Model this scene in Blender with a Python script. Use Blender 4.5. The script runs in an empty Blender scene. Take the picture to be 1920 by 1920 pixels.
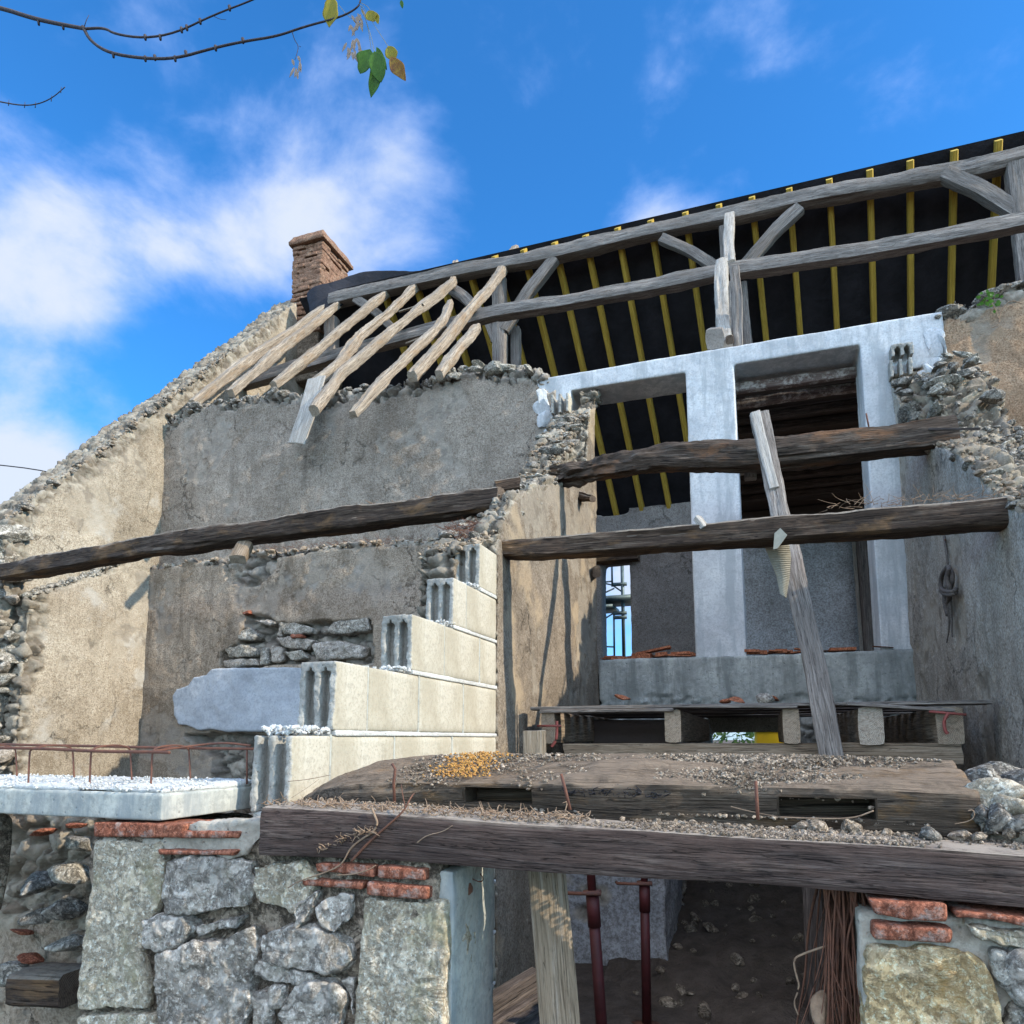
import bpy, bmesh, math, random
import numpy as np
from mathutils import Vector, Matrix
PI = math.pi
random.seed(7); RNG = np.random.default_rng(7)
S = bpy.context.scene
COL = S.collection

# ------------------------------------------------------------------ camera
F, CX, CY = 1367.0, 960.0, 1199.0            # photo focal length and principal point (square crop of a taller picture)
PITCH = math.atan(186/1367.0); YAW = math.radians(19.18); EYE = 1.6
cam = bpy.data.cameras.new('camera'); co = bpy.data.objects.new('camera', cam); COL.objects.link(co)
co.location = (0, 0, EYE); co.rotation_euler = (PI/2 + PITCH, 0, YAW)
cam.sensor_fit = 'HORIZONTAL'; cam.sensor_width = 36; cam.lens = F/1920*36; cam.shift_y = (CY-960)/1920
cam.clip_end = 3000; cam.clip_start = 0.02
S.camera = co

def ray(px, py):
    d = np.array([(px-CX)/F, 1.0, -(py-CY)/F])
    c, s = math.cos(PITCH), math.sin(PITCH)
    d = np.array([d[0], d[1]*c-d[2]*s, d[1]*s+d[2]*c])
    c, s = math.cos(YAW), math.sin(YAW)
    return np.array([d[0]*c-d[1]*s, d[0]*s+d[1]*c, d[2]])
O = np.array([0, 0, EYE])
def AU(px, py, u): r = ray(px, py); return O + (u-O[0])/r[0]*r
def AV(px, py, v): r = ray(px, py); return O + (v-O[1])/r[1]*r
def AZ(px, py, z): r = ray(px, py); return O + (z-O[2])/r[2]*r
def APL(px, py, z0, v0, s):                  # on the slope z = z0 + s (v - v0)
    r = ray(px, py); t = (z0 - s*v0 - EYE)/(r[2]-s*r[1]); return O + t*r

# ------------------------------------------------------------------ light
SUN_DIR = Vector((0.86, -0.035, 0.52)).normalized()
sun = bpy.data.lights.new('sun', 'SUN'); so = bpy.data.objects.new('sun', sun); COL.objects.link(so)
sun.energy = 3.5; sun.angle = math.radians(0.53); sun.color = (1.0, 0.89, 0.72)
so.rotation_euler = SUN_DIR.to_track_quat('Z', 'Y').to_euler(); so.location = (6, 0, 12)
S.view_settings.view_transform = 'Standard'; S.view_settings.look = 'None'
S.view_settings.exposure = 0.88; S.view_settings.gamma = 1.0
S.render.engine = 'CYCLES'

W = bpy.data.worlds.new('World'); S.world = W; W.use_nodes = True
def world():
    nt = W.node_tree; N = nt.nodes; L = nt.links
    for n in list(N): N.remove(n)
    out = N.new('ShaderNodeOutputWorld'); bg = N.new('ShaderNodeBackground')
    sky = N.new('ShaderNodeTexSky'); sky.sky_type = 'NISHITA'; sky.sun_disc = False
    sky.sun_elevation = math.asin(SUN_DIR.z); sky.sun_rotation = math.atan2(SUN_DIR.x, SUN_DIR.y)
    sky.air_density = 1.0; sky.dust_density = 0.3; sky.ozone_density = 3.0; sky.altitude = 200
    tc = N.new('ShaderNodeTexCoord')
    def noise(scale, det, rough, dist=0.0, st=(1, 1, 1), off=(0, 0, 0)):
        m = N.new('ShaderNodeMapping'); m.inputs['Scale'].default_value = st; m.inputs['Location'].default_value = off
        n = N.new('ShaderNodeTexNoise'); n.inputs['Scale'].default_value = scale; n.inputs['Detail'].default_value = det
        n.inputs['Roughness'].default_value = rough; n.inputs['Distortion'].default_value = dist
        L.new(tc.outputs['Generated'], m.inputs[0]); L.new(m.outputs[0], n.inputs['Vector']); return n.outputs['Fac']
    def math_(op, a, b=None, c=None, clamp=False):
        n = N.new('ShaderNodeMath'); n.operation = op; n.use_clamp = clamp
        for i, x in enumerate((a, b, c)):
            if x is None: continue
            if isinstance(x, (int, float)): n.inputs[i].default_value = x
            else: L.new(x, n.inputs[i])
        return n.outputs[0]
    # clouds gathered where the photograph has them: (px, py, radius, amount)
    blobs = [(40, 470, .10, .52), (230, 460, .09, .40), (420, 420, .085, .52), (560, 400, .07, .34), (180, 580, .05, .38), (720, 385, .08, .40),
             (20, 930, .09, .62), (-60, 1000, .2, .7), (820, 280, .07, .34), (980, 220, .06, .2),
             (120, 120, .17, .08), (330, 180, .17, .07), (1220, 395, .05, .40), (1330, 390, .04, .28), (1480, 100, .05, .22), (1700, 170, .04, .30),
             (1890, 130, .05, .30), (1250, 10, .07, .2), (620, 250, .12, .14), (60, 760, .07, .14),
             (1150, 1100, .28, .8), (1650, 1150, .25, .8)]
    tot = None
    for (px, py, r, a) in blobs:
        d = ray(px, py); d = d/np.linalg.norm(d)
        vm = N.new('ShaderNodeVectorMath'); vm.operation = 'DISTANCE'
        nm = N.new('ShaderNodeVectorMath'); nm.operation = 'NORMALIZE'; L.new(tc.outputs['Generated'], nm.inputs[0])
        L.new(nm.outputs[0], vm.inputs[0]); vm.inputs[1].default_value = d
        q = math_('DIVIDE', vm.outputs['Value'], r); q = math_('MULTIPLY', q, q); q = math_('MULTIPLY', q, -1.0)
        q = math_('EXPONENT', q); q = math_('MULTIPLY', q, a)
        tot = q if tot is None else math_('ADD', tot, q)
    n1 = noise(4.2, 9, .58, .25, (1, 1, 1.5), (3.1, .4, 1.7)); n2 = noise(11, 6, .55, .3, (1, 1, 1.4), (.3, .4, .7))
    dens = math_('ADD', math_('MULTIPLY', math_('SUBTRACT', n1, .5), 2.1), math_('MULTIPLY', math_('SUBTRACT', n2, .5), .7))
    # unseen cloud behind the camera, added as fill light for the front faces
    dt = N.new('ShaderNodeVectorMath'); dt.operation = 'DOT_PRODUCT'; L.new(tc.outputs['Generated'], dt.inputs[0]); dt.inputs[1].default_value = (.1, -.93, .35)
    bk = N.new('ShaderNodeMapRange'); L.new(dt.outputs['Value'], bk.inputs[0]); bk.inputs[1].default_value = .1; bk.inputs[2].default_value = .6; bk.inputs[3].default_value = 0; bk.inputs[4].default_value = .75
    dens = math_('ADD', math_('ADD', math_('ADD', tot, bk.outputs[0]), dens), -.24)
    mr = N.new('ShaderNodeMapRange'); mr.interpolation_type = 'SMOOTHSTEP'; L.new(dens, mr.inputs[0])
    mr.inputs[1].default_value = -.06; mr.inputs[2].default_value = .86; mr.inputs[3].default_value = 0; mr.inputs[4].default_value = .96
    hs = N.new('ShaderNodeMixRGB'); hs.blend_type = 'MULTIPLY'; hs.inputs[0].default_value = 1
    L.new(sky.outputs[0], hs.inputs[1]); hs.inputs[2].default_value = (.26, .82, 1.25, 1)
    # cloud: white in its dense core, bluish mauve where thin
    cr = N.new('ShaderNodeMixRGB'); L.new(mr.outputs[0], cr.inputs[0])
    cr.inputs[1].default_value = (1.9, 2.9, 5.6, 1); cr.inputs[2].default_value = (3.2, 3.5, 3.95, 1)
    mx = N.new('ShaderNodeMixRGB'); L.new(mr.outputs[0], mx.inputs[0]); L.new(hs.outputs[0], mx.inputs[1]); L.new(cr.outputs[0], mx.inputs[2])
    # the added cloud is brightened and warmed to strengthen the fill
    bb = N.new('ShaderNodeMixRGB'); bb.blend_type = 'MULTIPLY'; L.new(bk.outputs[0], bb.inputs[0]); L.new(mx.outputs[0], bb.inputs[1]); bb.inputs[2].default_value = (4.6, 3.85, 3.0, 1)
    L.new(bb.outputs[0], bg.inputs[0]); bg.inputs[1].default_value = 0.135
    L.new(bg.outputs[0], out.inputs[0])
world()

# ------------------------------------------------------------------ noise (numpy)
def _hash(ix, iy, iz, seed):
    h = (ix*374761393 + iy*668265263 + iz*2147483647 + seed*1274126177) & 0xFFFFFFFF
    h = ((h ^ (h >> 13))*1274126177) & 0xFFFFFFFF
    h = ((h ^ (h >> 16))*2246822519) & 0xFFFFFFFF
    return ((h ^ (h >> 15)) & 0xFFFFFF)/float(0xFFFFFF)
def vnoise(P, seed=0):
    P = np.asarray(P, float); I = np.floor(P).astype(np.int64); f = P-I; f = f*f*(3-2*f); r = 0
    for dx in (0, 1):
        wx = f[:, 0] if dx else 1-f[:, 0]
        for dy in (0, 1):
            wy = f[:, 1] if dy else 1-f[:, 1]
            for dz in (0, 1):
                wz = f[:, 2] if dz else 1-f[:, 2]
                r = r + wx*wy*wz*_hash(I[:, 0]+dx, I[:, 1]+dy, I[:, 2]+dz, seed)
    return r*2-1
def fbm(P, sc, o=4, seed=0, rough=.5):
    P = np.asarray(P, float)*sc; r = 0; a = 1; t = 0
    for k in range(o):
        r = r + a*vnoise(P, seed+k*17); t += a; a *= rough; P = P*2.03+5.1
    return r/t
def worley(P, sc, seed=0, st=(1, 1, 1)):
    P = np.asarray(P, float)*sc*np.array(st); I = np.floor(P).astype(np.int64)
    d1 = np.full(len(P), 9.); d2 = np.full(len(P), 9.); rid = np.zeros(len(P))
    for dx in (-1, 0, 1):
        for dy in (-1, 0, 1):
            for dz in (-1, 0, 1):
                J = I+np.array([dx, dy, dz])
                q = np.stack([J[:, k]+.1+.8*_hash(J[:, 0], J[:, 1], J[:, 2], seed+k*91) for k in range(3)], 1)
                d = np.linalg.norm(P-q, axis=1); h = _hash(J[:, 0], J[:, 1], J[:, 2], seed+777)
                m = d < d1
                d2 = np.where(m, d1, np.minimum(d2, d)); rid = np.where(m, h, rid); d1 = np.where(m, d, d1)
    return d1, d2, rid
def sstep(a, b, x): t = np.clip((x-a)/(b-a), 0, 1); return t*t*(3-2*t)

# ------------------------------------------------------------------ materials
class NT:
    def __init__(s, name):
        s.m = bpy.data.materials.new(name); s.m.use_nodes = True; s.t = s.m.node_tree; s.N = s.t.nodes; s.L = s.t.links
        s.b = s.N['Principled BSDF']; s.b.inputs['Specular IOR Level'].default_value = .25
        s.tc = s.N.new('ShaderNodeTexCoord')
    def vec(s, src='Object', sc=(1, 1, 1), off=(0, 0, 0)):
        m = s.N.new('ShaderNodeMapping'); m.inputs['Scale'].default_value = sc; m.inputs['Location'].default_value = off
        if src == 'wc':
            a = s.N.new('ShaderNodeAttribute'); a.attribute_name = 'wc'; s.L.new(a.outputs['Vector'], m.inputs[0])
        else: s.L.new(s.tc.outputs[src], m.inputs[0])
        return m.outputs[0]
    def noise(s, v, scale, det=6, rough=.55, dist=0.):
        n = s.N.new('ShaderNodeTexNoise'); s.L.new(v, n.inputs['Vector']); n.inputs['Scale'].default_value = scale
        n.inputs['Detail'].default_value = det; n.inputs['Roughness'].default_value = rough; n.inputs['Distortion'].default_value = dist
        return n.outputs['Fac']
    def vor(s, v, scale, feat='F1', out='Distance', rnd=1.):
        n = s.N.new('ShaderNodeTexVoronoi'); n.feature = feat; s.L.new(v, n.inputs['Vector']); n.inputs['Scale'].default_value = scale
        n.inputs['Randomness'].default_value = rnd
        return n.outputs[out]
    def rng(s, f, a, b, c=0., d=1.):
        n = s.N.new('ShaderNodeMapRange'); s.L.new(f, n.inputs[0])
        for i, x in enumerate((a, b, c, d)): n.inputs[i+1].default_value = x
        return n.outputs[0]
    def ramp(s, f, stops):
        n = s.N.new('ShaderNodeValToRGB'); s.L.new(f, n.inputs[0]); e = n.color_ramp.elements
        while len(e) < len(stops): e.new(.5)
        for i, (p, c) in enumerate(stops): e[i].position = p; e[i].color = (*c, 1)
        return n.outputs[0]
    def mix(s, f, a, b, mode='MIX'):
        n = s.N.new('ShaderNodeMixRGB'); n.blend_type = mode
        for i, x in enumerate((f, a, b)):
            if isinstance(x, (int, float)): n.inputs[i].default_value = x
            elif isinstance(x, tuple): n.inputs[i].default_value = (*x, 1)
            else: s.L.new(x, n.inputs[i])
        return n.outputs[0]
    def mth(s, op, a, b=0.):
        n = s.N.new('ShaderNodeMath'); n.operation = op
        for i, x in enumerate((a, b)):
            if isinstance(x, (int, float)): n.inputs[i].default_value = x
            else: s.L.new(x, n.inputs[i])
        return n.outputs[0]
    def attr(s, name):
        a = s.N.new('ShaderNodeAttribute'); a.attribute_name = name; return a.outputs['Fac']
    def info(s):
        return s.N.new('ShaderNodeObjectInfo').outputs['Random']
    def fin(s, col, h=None, strength=.6, dist=.01, rough=.9, spec=None):
        s.L.new(col, s.b.inputs['Base Color']) if not isinstance(col, tuple) else setattr(s.b.inputs['Base Color'], 'default_value', (*col, 1))
        if isinstance(rough, float): s.b.inputs['Roughness'].default_value = rough
        else: s.L.new(rough, s.b.inputs['Roughness'])
        if spec is not None: s.b.inputs['Specular IOR Level'].default_value = spec
        if h is not None:
            bp = s.N.new('ShaderNodeBump'); bp.inputs['Strength'].default_value = strength; bp.inputs['Distance'].default_value = dist
            s.L.new(h, bp.inputs['Height']); s.L.new(bp.outputs[0], s.b.inputs['Normal'])
        return s.m

def m_wall(name, cols, stone, streak=.4, grain=70, bump=.8, dist=.012, patch=None):
    """lime plaster, with bare masonry wherever the mesh attribute 'ex' says the render has fallen off"""
    s = NT(name); v = s.vec(); vz = s.vec(sc=(1, 1, .13))
    big = s.noise(v, .9, 5, .6, .4); mid = s.noise(v, 5.5, 7, .7, .2); fine = s.noise(v, grain, 4, .75); st = s.noise(vz, 7, 5, .65)
    f = s.mth('ADD', s.mth('MULTIPLY', big, .55), s.mth('MULTIPLY', mid, .45))
    c = s.ramp(f, [(.36, cols[0]), (.5, cols[1]), (.64, cols[2])])
    c = s.mix(s.rng(fine, .44, .60, .0, .75), c, s.mix(1., c, (.42, .39, .36), 'MULTIPLY'))
    g3 = s.noise(v, grain*.4, 6, .8, .1); c = s.mix(s.rng(g3, .50, .60, 0, .55), c, s.mix(1., c, (.55, .5, .46), 'MULTIPLY'))
    c = s.mix(s.rng(st, .52, .75, 0, streak), c, tuple(x*.42 for x in cols[0]))
    pits = s.vor(v, grain*.55); c = s.mix(s.rng(pits, .0, .22, .55, 0.), c, tuple(x*.35 for x in cols[0]))
    lite = s.noise(v, grain*.6, 5, .75, .1); c = s.mix(s.rng(lite, .60, .74, 0, .6), c, tuple(min(.85, x*1.5+.05) for x in cols[2]))
    wv = s.N.new('ShaderNodeVectorMath'); wv.operation = 'ADD'; s.L.new(v, wv.inputs[0])
    nz = s.N.new('ShaderNodeTexNoise'); nz.inputs['Scale'].default_value = 3.5; nz.inputs['Detail'].default_value = 8; nz.inputs['Roughness'].default_value = .7; s.L.new(v, nz.inputs['Vector'])
    sv = s.N.new('ShaderNodeVectorMath'); sv.operation = 'SCALE'; sv.inputs['Scale'].default_value = .55; s.L.new(nz.outputs['Color'], sv.inputs[0]); s.L.new(sv.outputs[0], wv.inputs[1])
    ckd = s.vor(wv.outputs[0], 1.5, 'DISTANCE_TO_EDGE'); ckn = s.noise(s.vec(off=(1, 9, 3)), 1.3, 4, .6)
    ck = s.mth('MULTIPLY', s.rng(ckd, 0, .010, 1, 0), s.rng(ckn, .50, .58)); c = s.mix(s.mth('MULTIPLY', ck, .8), c, tuple(x*.22 for x in cols[0]))
    big2 = s.noise(s.vec(off=(6, 1, 8)), .55, 6, .65, .3); c = s.mix(s.rng(big2, .46, .60, 0, .5), c, s.mix(1., c, (.62, .60, .58), 'MULTIPLY'))
    if patch:
        pm = s.noise(s.vec(off=(4, 2, 7)), 1.7, 6, .6, .3); c = s.mix(s.rng(pm, .56, .64, 0, .7), c, patch)
    ex = s.attr('ex'); rid = s.attr('rid'); ed = s.attr('edge')
    sc = s.ramp(rid, [(0, stone[0]), (.35, stone[1]), (.7, stone[2]), (1, stone[0])])
    sm = s.noise(v, 14, 7, .7, .3); sc = s.mix(s.rng(sm, .3, .7), s.mix(1., sc, (.5, .48, .45), 'MULTIPLY'), sc)
    sc = s.mix(s.rng(ed, .0, .16, .75, 0), sc, tuple(x*.45 for x in stone[2]))
    c = s.mix(s.mth('MULTIPLY', s.attr('flk'), .45), c, tuple((a_+b_)*.5 for a_, b_ in zip(cols[0], stone[1])))
    c = s.mix(ex, c, sc)
    h = s.mth('ADD', s.mth('MULTIPLY', fine, .8), s.mth('MULTIPLY', mid, 1.1)); h = s.mth('ADD', h, s.mth('MULTIPLY', g3, 1.2)); h = s.mth('ADD', h, s.mth('MULTIPLY', s.rng(pits, 0, .25), .4))
    h = s.mth('ADD', h, s.mth('MULTIPLY', lite, .4)); h = s.mth('SUBTRACT', h, s.mth('MULTIPLY', ck, 1.2))
    return s.fin(c, h, bump, dist, .95, .15)

def m_stone(name, cols, moss=None, grain=30, bump=.9, dist=.012, cement=None, rid=.75):
    s = NT(name); v = s.vec(); rnd = s.info()
    a = s.noise(v, 7, 8, .68, .5); b = s.noise(v, grain*1.7, 6, .78, .1); cr = s.vor(v, grain*1.3); vn = s.vor(s.vec(), 9, 'DISTANCE_TO_EDGE')
    c = s.ramp(a, [(.34, cols[0]), (.5, cols[1]), (.66, cols[2])])
    c = s.mix(s.rng(rnd, 0, 1, 0, .45), c, s.mix(1., c, (.72, .66, .58), 'MULTIPLY'))
    rg = s.mth('ABSOLUTE', s.mth('SUBTRACT', s.noise(s.vec(off=(5, 5, 2)), grain*.33, 8, .7, .8), .5))
    c = s.mix(s.rng(rg, 0, .045, rid, 0), c, tuple(x*.30 for x in cols[0]))
    c = s.mix(s.rng(b, .47, .60, 0, .75), c, tuple(x*.38 for x in cols[0]))
    c = s.mix(s.rng(cr, .0, .2, .5, 0), c, tuple(x*.3 for x in cols[0]))
    c = s.mix(s.rng(s.noise(v, grain*2.4, 5, .8), .53, .62, 0, .7), c, tuple(min(.85, x*1.45) for x in cols[2]))
    if moss: c = s.mix(s.rng(s.noise(s.vec(off=(9, 3, 1)), 6, 8, .75, .3), .52, .66, 0, .8), c, moss)
    if cement: c = s.mix(s.rng(s.noise(s.vec(off=(2, 8, 3)), 4, 8, .7, .4), .55, .62, 0, .85), c, cement)
    h = s.mth('ADD', s.mth('MULTIPLY', a, 1.5), s.mth('MULTIPLY', b, .6)); h = s.mth('ADD', h, s.mth('MULTIPLY', s.rng(cr, 0, .3), .35)); h = s.mth('ADD', h, s.mth('MULTIPLY', s.rng(rg, 0, .06), .6))
    return s.fin(c, h, bump, dist, .93, .2)

def m_wood(name, cols, scale=1., bump=.7, dist=.006, dirt=None, stain=None, rough=.85, crack=.8, dust=None):
    s = NT(name); rnd = s.info()
    v = s.vec('wc', (2.2*scale, 34*scale, 34*scale)); v2 = s.vec('wc', (5*scale, 150*scale, 150*scale)); v3 = s.vec('wc', (1, 3, 3))
    g = s.noise(v, 1.6, 9, .7, .5); g2 = s.noise(v2, 1.4, 5, .7, .3); big = s.noise(v3, 1.4, 5, .6)
    ck = s.noise(s.vec('wc', (1.1*scale, 40*scale, 40*scale), (3, 1, 4)), 1.5, 5, .55, .6)
    c = s.ramp(g, [(.32, cols[0]), (.5, cols[1]), (.66, cols[2])])
    c = s.mix(s.rng(g2, .46, .60, 0, .75), c, tuple(x*.5 for x in cols[0]))
    c = s.mix(s.rng(s.noise(s.vec('Object'), 45, 6, .8), .54, .64, 0, .25), c, tuple(x*.55 for x in cols[0]))
    c = s.mix(s.rng(big, .42, .62, 0, .5), c, cols[0]); c = s.mix(s.rng(rnd, 0, 1, 0, .3), c, s.mix(1., c, (.75, .72, .68), 'MULTIPLY'))
    if stain: c = s.mix(s.rng(s.noise(s.vec('wc', (1.7, 5, 5), (7, 2, 2)), 1.5, 6, .65, .4), .52, .66, 0, .8), c, stain)
    ckm = s.rng(s.mth('ABSOLUTE', s.mth('SUBTRACT', ck, .5)), 0, .012, crack, 0); c = s.mix(ckm, c, tuple(x*.15 for x in cols[0]))
    wr = s.N.new('ShaderNodeTexWave'); wr.wave_type = 'RINGS'; wr.rings_direction = 'X'; wr.inputs['Scale'].default_value = 38; wr.inputs['Distortion'].default_value = 2.5; wr.inputs['Detail'].default_value = 3
    s.L.new(s.vec('wc', (1, 1, 1), (0, .03, .05)), wr.inputs['Vector']); rc = s.mix(s.rng(wr.outputs['Fac'], .2, .8, 0, .55), cols[2], cols[0]); rc = s.mix(s.rng(s.noise(s.vec('Object'), 60, 5, .75), .5, .6, 0, .5), rc, cols[0])
    c = s.mix(s.attr('cap'), c, rc)
    if dust:
        ge = s.N.new('ShaderNodeNewGeometry'); sx = s.N.new('ShaderNodeSeparateXYZ'); s.L.new(ge.outputs['Normal'], sx.inputs[0])
        c = s.mix(s.mth('MULTIPLY', s.rng(sx.outputs['Z'], .25, .7), s.rng(s.noise(s.vec('Object'), 14, 8, .8), .36, .52, .25, .95)), c, dust)
    if dirt: c = s.mix(s.rng(s.noise(s.vec('Object'), 9, 8, .75), .5, .6, 0, .85), c, dirt)
    h = s.mth('ADD', s.mth('MULTIPLY', g, .7), s.mth('MULTIPLY', g2, .7)); h = s.mth('SUBTRACT', h, s.mth('MULTIPLY', ckm, 1.2))
    h = s.mth('ADD', h, s.mth('MULTIPLY', s.noise(s.vec('Object'), 26, 4, .7), .3))
    return s.fin(c, h, bump, dist, rough, .2)

def m_conc(name, cols, grain=60, bump=.5, dist=.006, stain=None, pits=True, sf=8, sa=.75):
    s = NT(name); v = s.vec(); vz = s.vec(sc=(1, 1, .15)); rnd = s.info()
    a = s.noise(v, 2.3, 7, .62, .4); b = s.noise(v, grain, 4, .7); st = s.noise(vz, sf, 6, .7, .2); p = s.vor(v, grain*.6)
    c = s.ramp(a, [(.36, cols[0]), (.5, cols[1]), (.63, cols[2])])
    c = s.mix(s.rng(rnd, 0, 1, 0, .25), c, s.mix(1., c, (.80, .76, .68), 'MULTIPLY'))
    c = s.mix(s.rng(b, .48, .62, 0, .4), c, tuple(x*.6 for x in cols[0]))
    c = s.mix(s.rng(s.noise(v, grain*.2, 8, .8, .7), .5, .62, 0, .45), c, tuple(x*.72 for x in cols[0]))
    if pits: c = s.mix(s.rng(p, .0, .13, .7, 0), c, tuple(x*.25 for x in cols[0]))
    if stain: c = s.mix(s.rng(st, .47, .60, 0, sa), c, stain)
    h = s.mth('ADD', s.mth('MULTIPLY', b, .5), s.mth('MULTIPLY', a, 1.)); h = s.mth('ADD', h, s.mth('MULTIPLY', s.rng(p, 0, .18), .6))
    return s.fin(c, h, bump, dist, .9, .2)

def m_plain(name, c, c2=None, scale=12, rough=.7, bump=.3, dist=.003, metal=0.):
    s = NT(name); v = s.vec(); a = s.noise(v, scale, 6, .65, .2)
    col = s.ramp(a, [(.35, c), (.65, c2 or tuple(x*.6 for x in c))]); s.b.inputs['Metallic'].default_value = metal
    return s.fin(col, s.noise(v, scale*5, 4, .7), bump, dist, rough)

M = {}
STG = [(.36, .33, .285), (.46, .42, .36), (.25, .22, .19)]
STW = [(.36, .32, .26), (.44, .40, .33), (.24, .205, .165)]
M['grey'] = m_wall('grey_plaster', [(.245, .205, .165), (.355, .305, .25), (.455, .40, .335)], STG, .6)
M['greylow'] = m_wall('stained_plaster', [(.225, .175, .125), (.365, .30, .23), (.485, .41, .325)], STG, .75)
M['gable'] = m_wall('warm_plaster', [(.30, .25, .185), (.42, .365, .285), (.53, .475, .385)], STW, .45, patch=(.40, .38, .34))
M['part'] = m_wall('beige_plaster', [(.18, .148, .115), (.265, .22, .17), (.36, .305, .24)], STW, .45, patch=(.37, .29, .195))
M['right'] = m_wall('pale_plaster', [(.33, .29, .245), (.48, .435, .375), (.60, .56, .495)], [(.36, .31, .24), (.45, .39, .3), (.24, .2, .16)], .5, bump=.8)
M['ochre'] = m_wall('earth_mortar', [(.28, .19, .12), (.38, .26, .17), (.46, .34, .23)], [(.33, .30, .25), (.45, .41, .35), (.22, .17, .12)], .2, patch=(.33, .24, .16))
M['earth'] = m_wall('rubble_earth', [(.30, .23, .16), (.40, .32, .24), (.50, .42, .32)], [(.42, .36, .28), (.50, .44, .36), (.27, .21, .16)], .2, grain=45)
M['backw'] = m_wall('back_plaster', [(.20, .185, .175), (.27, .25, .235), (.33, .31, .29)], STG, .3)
M['blue'] = m_wall('blueish_plaster', [(.27, .275, .285), (.36, .365, .38), (.44, .445, .46)], STG, .3, grain=40, bump=.3)
M['mort'] = m_stone('earth_mortar_core', [(.16, .125, .09), (.27, .215, .16), (.37, .305, .235)], bump=1)
M['lime'] = m_stone('limestone', [(.46, .385, .28), (.60, .515, .39), (.72, .64, .51)], moss=(.36, .315, .19), grain=42, dist=.007, rid=.3)
M['rub'] = m_stone('grey_rubble', [(.30, .26, .215), (.44, .39, .335), (.60, .545, .48)], moss=(.15, .13, .09), grain=30, rid=.5, cement=(.44, .40, .35), dist=.009)
M['yst'] = m_stone('yellow_limestone', [(.52, .36, .18), (.68, .50, .27), (.78, .62, .42)], moss=(.42, .25, .08), grain=34, dist=.008, rid=.3)
M['ruby'] = m_stone('pale_rubble', [(.30, .27, .22), (.43, .40, .34), (.55, .52, .46)], grain=30)
M['rubd'] = m_stone('dusty_rubble', [(.20, .18, .155), (.32, .29, .25), (.44, .41, .36)], grain=30)
M['brick'] = m_stone('red_brick', [(.23, .075, .042), (.31, .110, .065), (.38, .16, .10)], grain=50, cement=(.36, .33, .29), dist=.004, bump=.6)
M['obrick'] = m_stone('old_brick', [(.20, .10, .06), (.30, .17, .11), (.38, .25, .17)], grain=40, dist=.006)
M['tile'] = m_stone('clay_tile', [(.28, .09, .045), (.42, .14, .07), (.5, .22, .12)], grain=40, dist=.003)
M['frame'] = m_conc('pale_concrete', [(.46, .47, .48), (.56, .57, .58), (.64, .65, .65)], stain=(.33, .35, .36))
M['sill'] = m_conc('grey_concrete', [(.25, .26, .25), (.34, .35, .33), (.44, .45, .42)], stain=(.16, .17, .16), grain=35, bump=.9, dist=.01)
M['slab'] = m_conc('fresh_concrete', [(.30, .31, .29), (.40, .40, .36), (.48, .48, .43)], stain=(.22, .24, .24), grain=50)
M['wmort'] = m_conc('warm_lime_mortar', [(.30, .265, .215), (.39, .35, .29), (.47, .43, .365)], grain=60, bump=1, dist=.01)
M['white'] = m_conc('white_mortar', [(.44, .44, .42), (.52, .52, .50), (.60, .60, .57)], grain=90, bump=1, dist=.01, pits=False)
M['block'] = m_conc('block_concrete', [(.35, .32, .255), (.44, .405, .33), (.50, .47, .395)], stain=(.30, .262, .19), grain=80, sf=3.3, sa=.5)
M['blockend'] = m_conc('broken_block_face', [(.25, .24, .215), (.36, .345, .31), (.46, .44, .40)], grain=90, bump=1, dist=.008)
M['patch'] = m_conc('smooth_cement', [(.32, .345, .38), (.38, .41, .45), (.43, .455, .49)], grain=45, bump=.25)
M['wlight'] = m_wood('weathered_oak', [(.22, .175, .13), (.36, .30, .235), (.50, .435, .355)], 1, stain=(.26, .18, .11))
M['wgrey'] = m_wood('grey_oak', [(.15, .13, .115), (.27, .24, .215), (.40, .365, .33)], 1)
M['wpale'] = m_wood('pale_grey_wood', [(.32, .29, .25), (.44, .41, .37), (.55, .52, .47)], 1, bump=.5)
M['wdark'] = m_wood('dark_oak', [(.045, .030, .022), (.095, .065, .047), (.19, .145, .11)], 1, stain=(.20, .115, .055), bump=.9, dist=.009, dust=(.26, .22, .175))
M['wbeam'] = m_wood('dark_weathered_beam', [(.055, .036, .030), (.115, .080, .068), (.205, .155, .13)], 1.3, bump=.9, dist=.006, dust=(.36, .30, .24))
M['wrot'] = m_wood('rotten_beam', [(.075, .055, .04), (.145, .11, .08), (.24, .19, .145)], 1, stain=(.26, .14, .05), bump=1, dist=.015, dust=(.25, .185, .13))
M['wboard'] = m_wood('brown_board', [(.17, .125, .085), (.27, .21, .15), (.37, .30, .225)], .8)
M['wplank'] = m_wood('light_plank', [(.20, .15, .10), (.30, .235, .165), (.38, .33, .27)], 1, bump=.5)
M['wyel'] = m_wood('treated_yellow_timber', [(.36, .23, .035), (.46, .31, .05), (.54, .38, .08)], .7, bump=.25, dist=.003, crack=.2)
M['wdk2'] = m_wood('dark_joist', [(.05, .04, .035), (.11, .088, .078), (.19, .155, .135)], 1)  # dark wood tone for joists, boards and posts
M['wbat'] = m_wood('lit_plastered_batten', [(.16, .11, .095), (.26, .20, .175), (.38, .31, .28)], 1, dirt=(.55, .50, .46))  # caked plaster, also lightened for light falling on the front joists
M['felt'] = m_plain('black_roofing_felt', (.008, .008, .011), (.022, .022, .028), 2.2, .7, .8, .02)
M['rust'] = m_plain('rusty_iron', (.16, .065, .04), (.09, .045, .035), 30, .8, .6)
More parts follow.
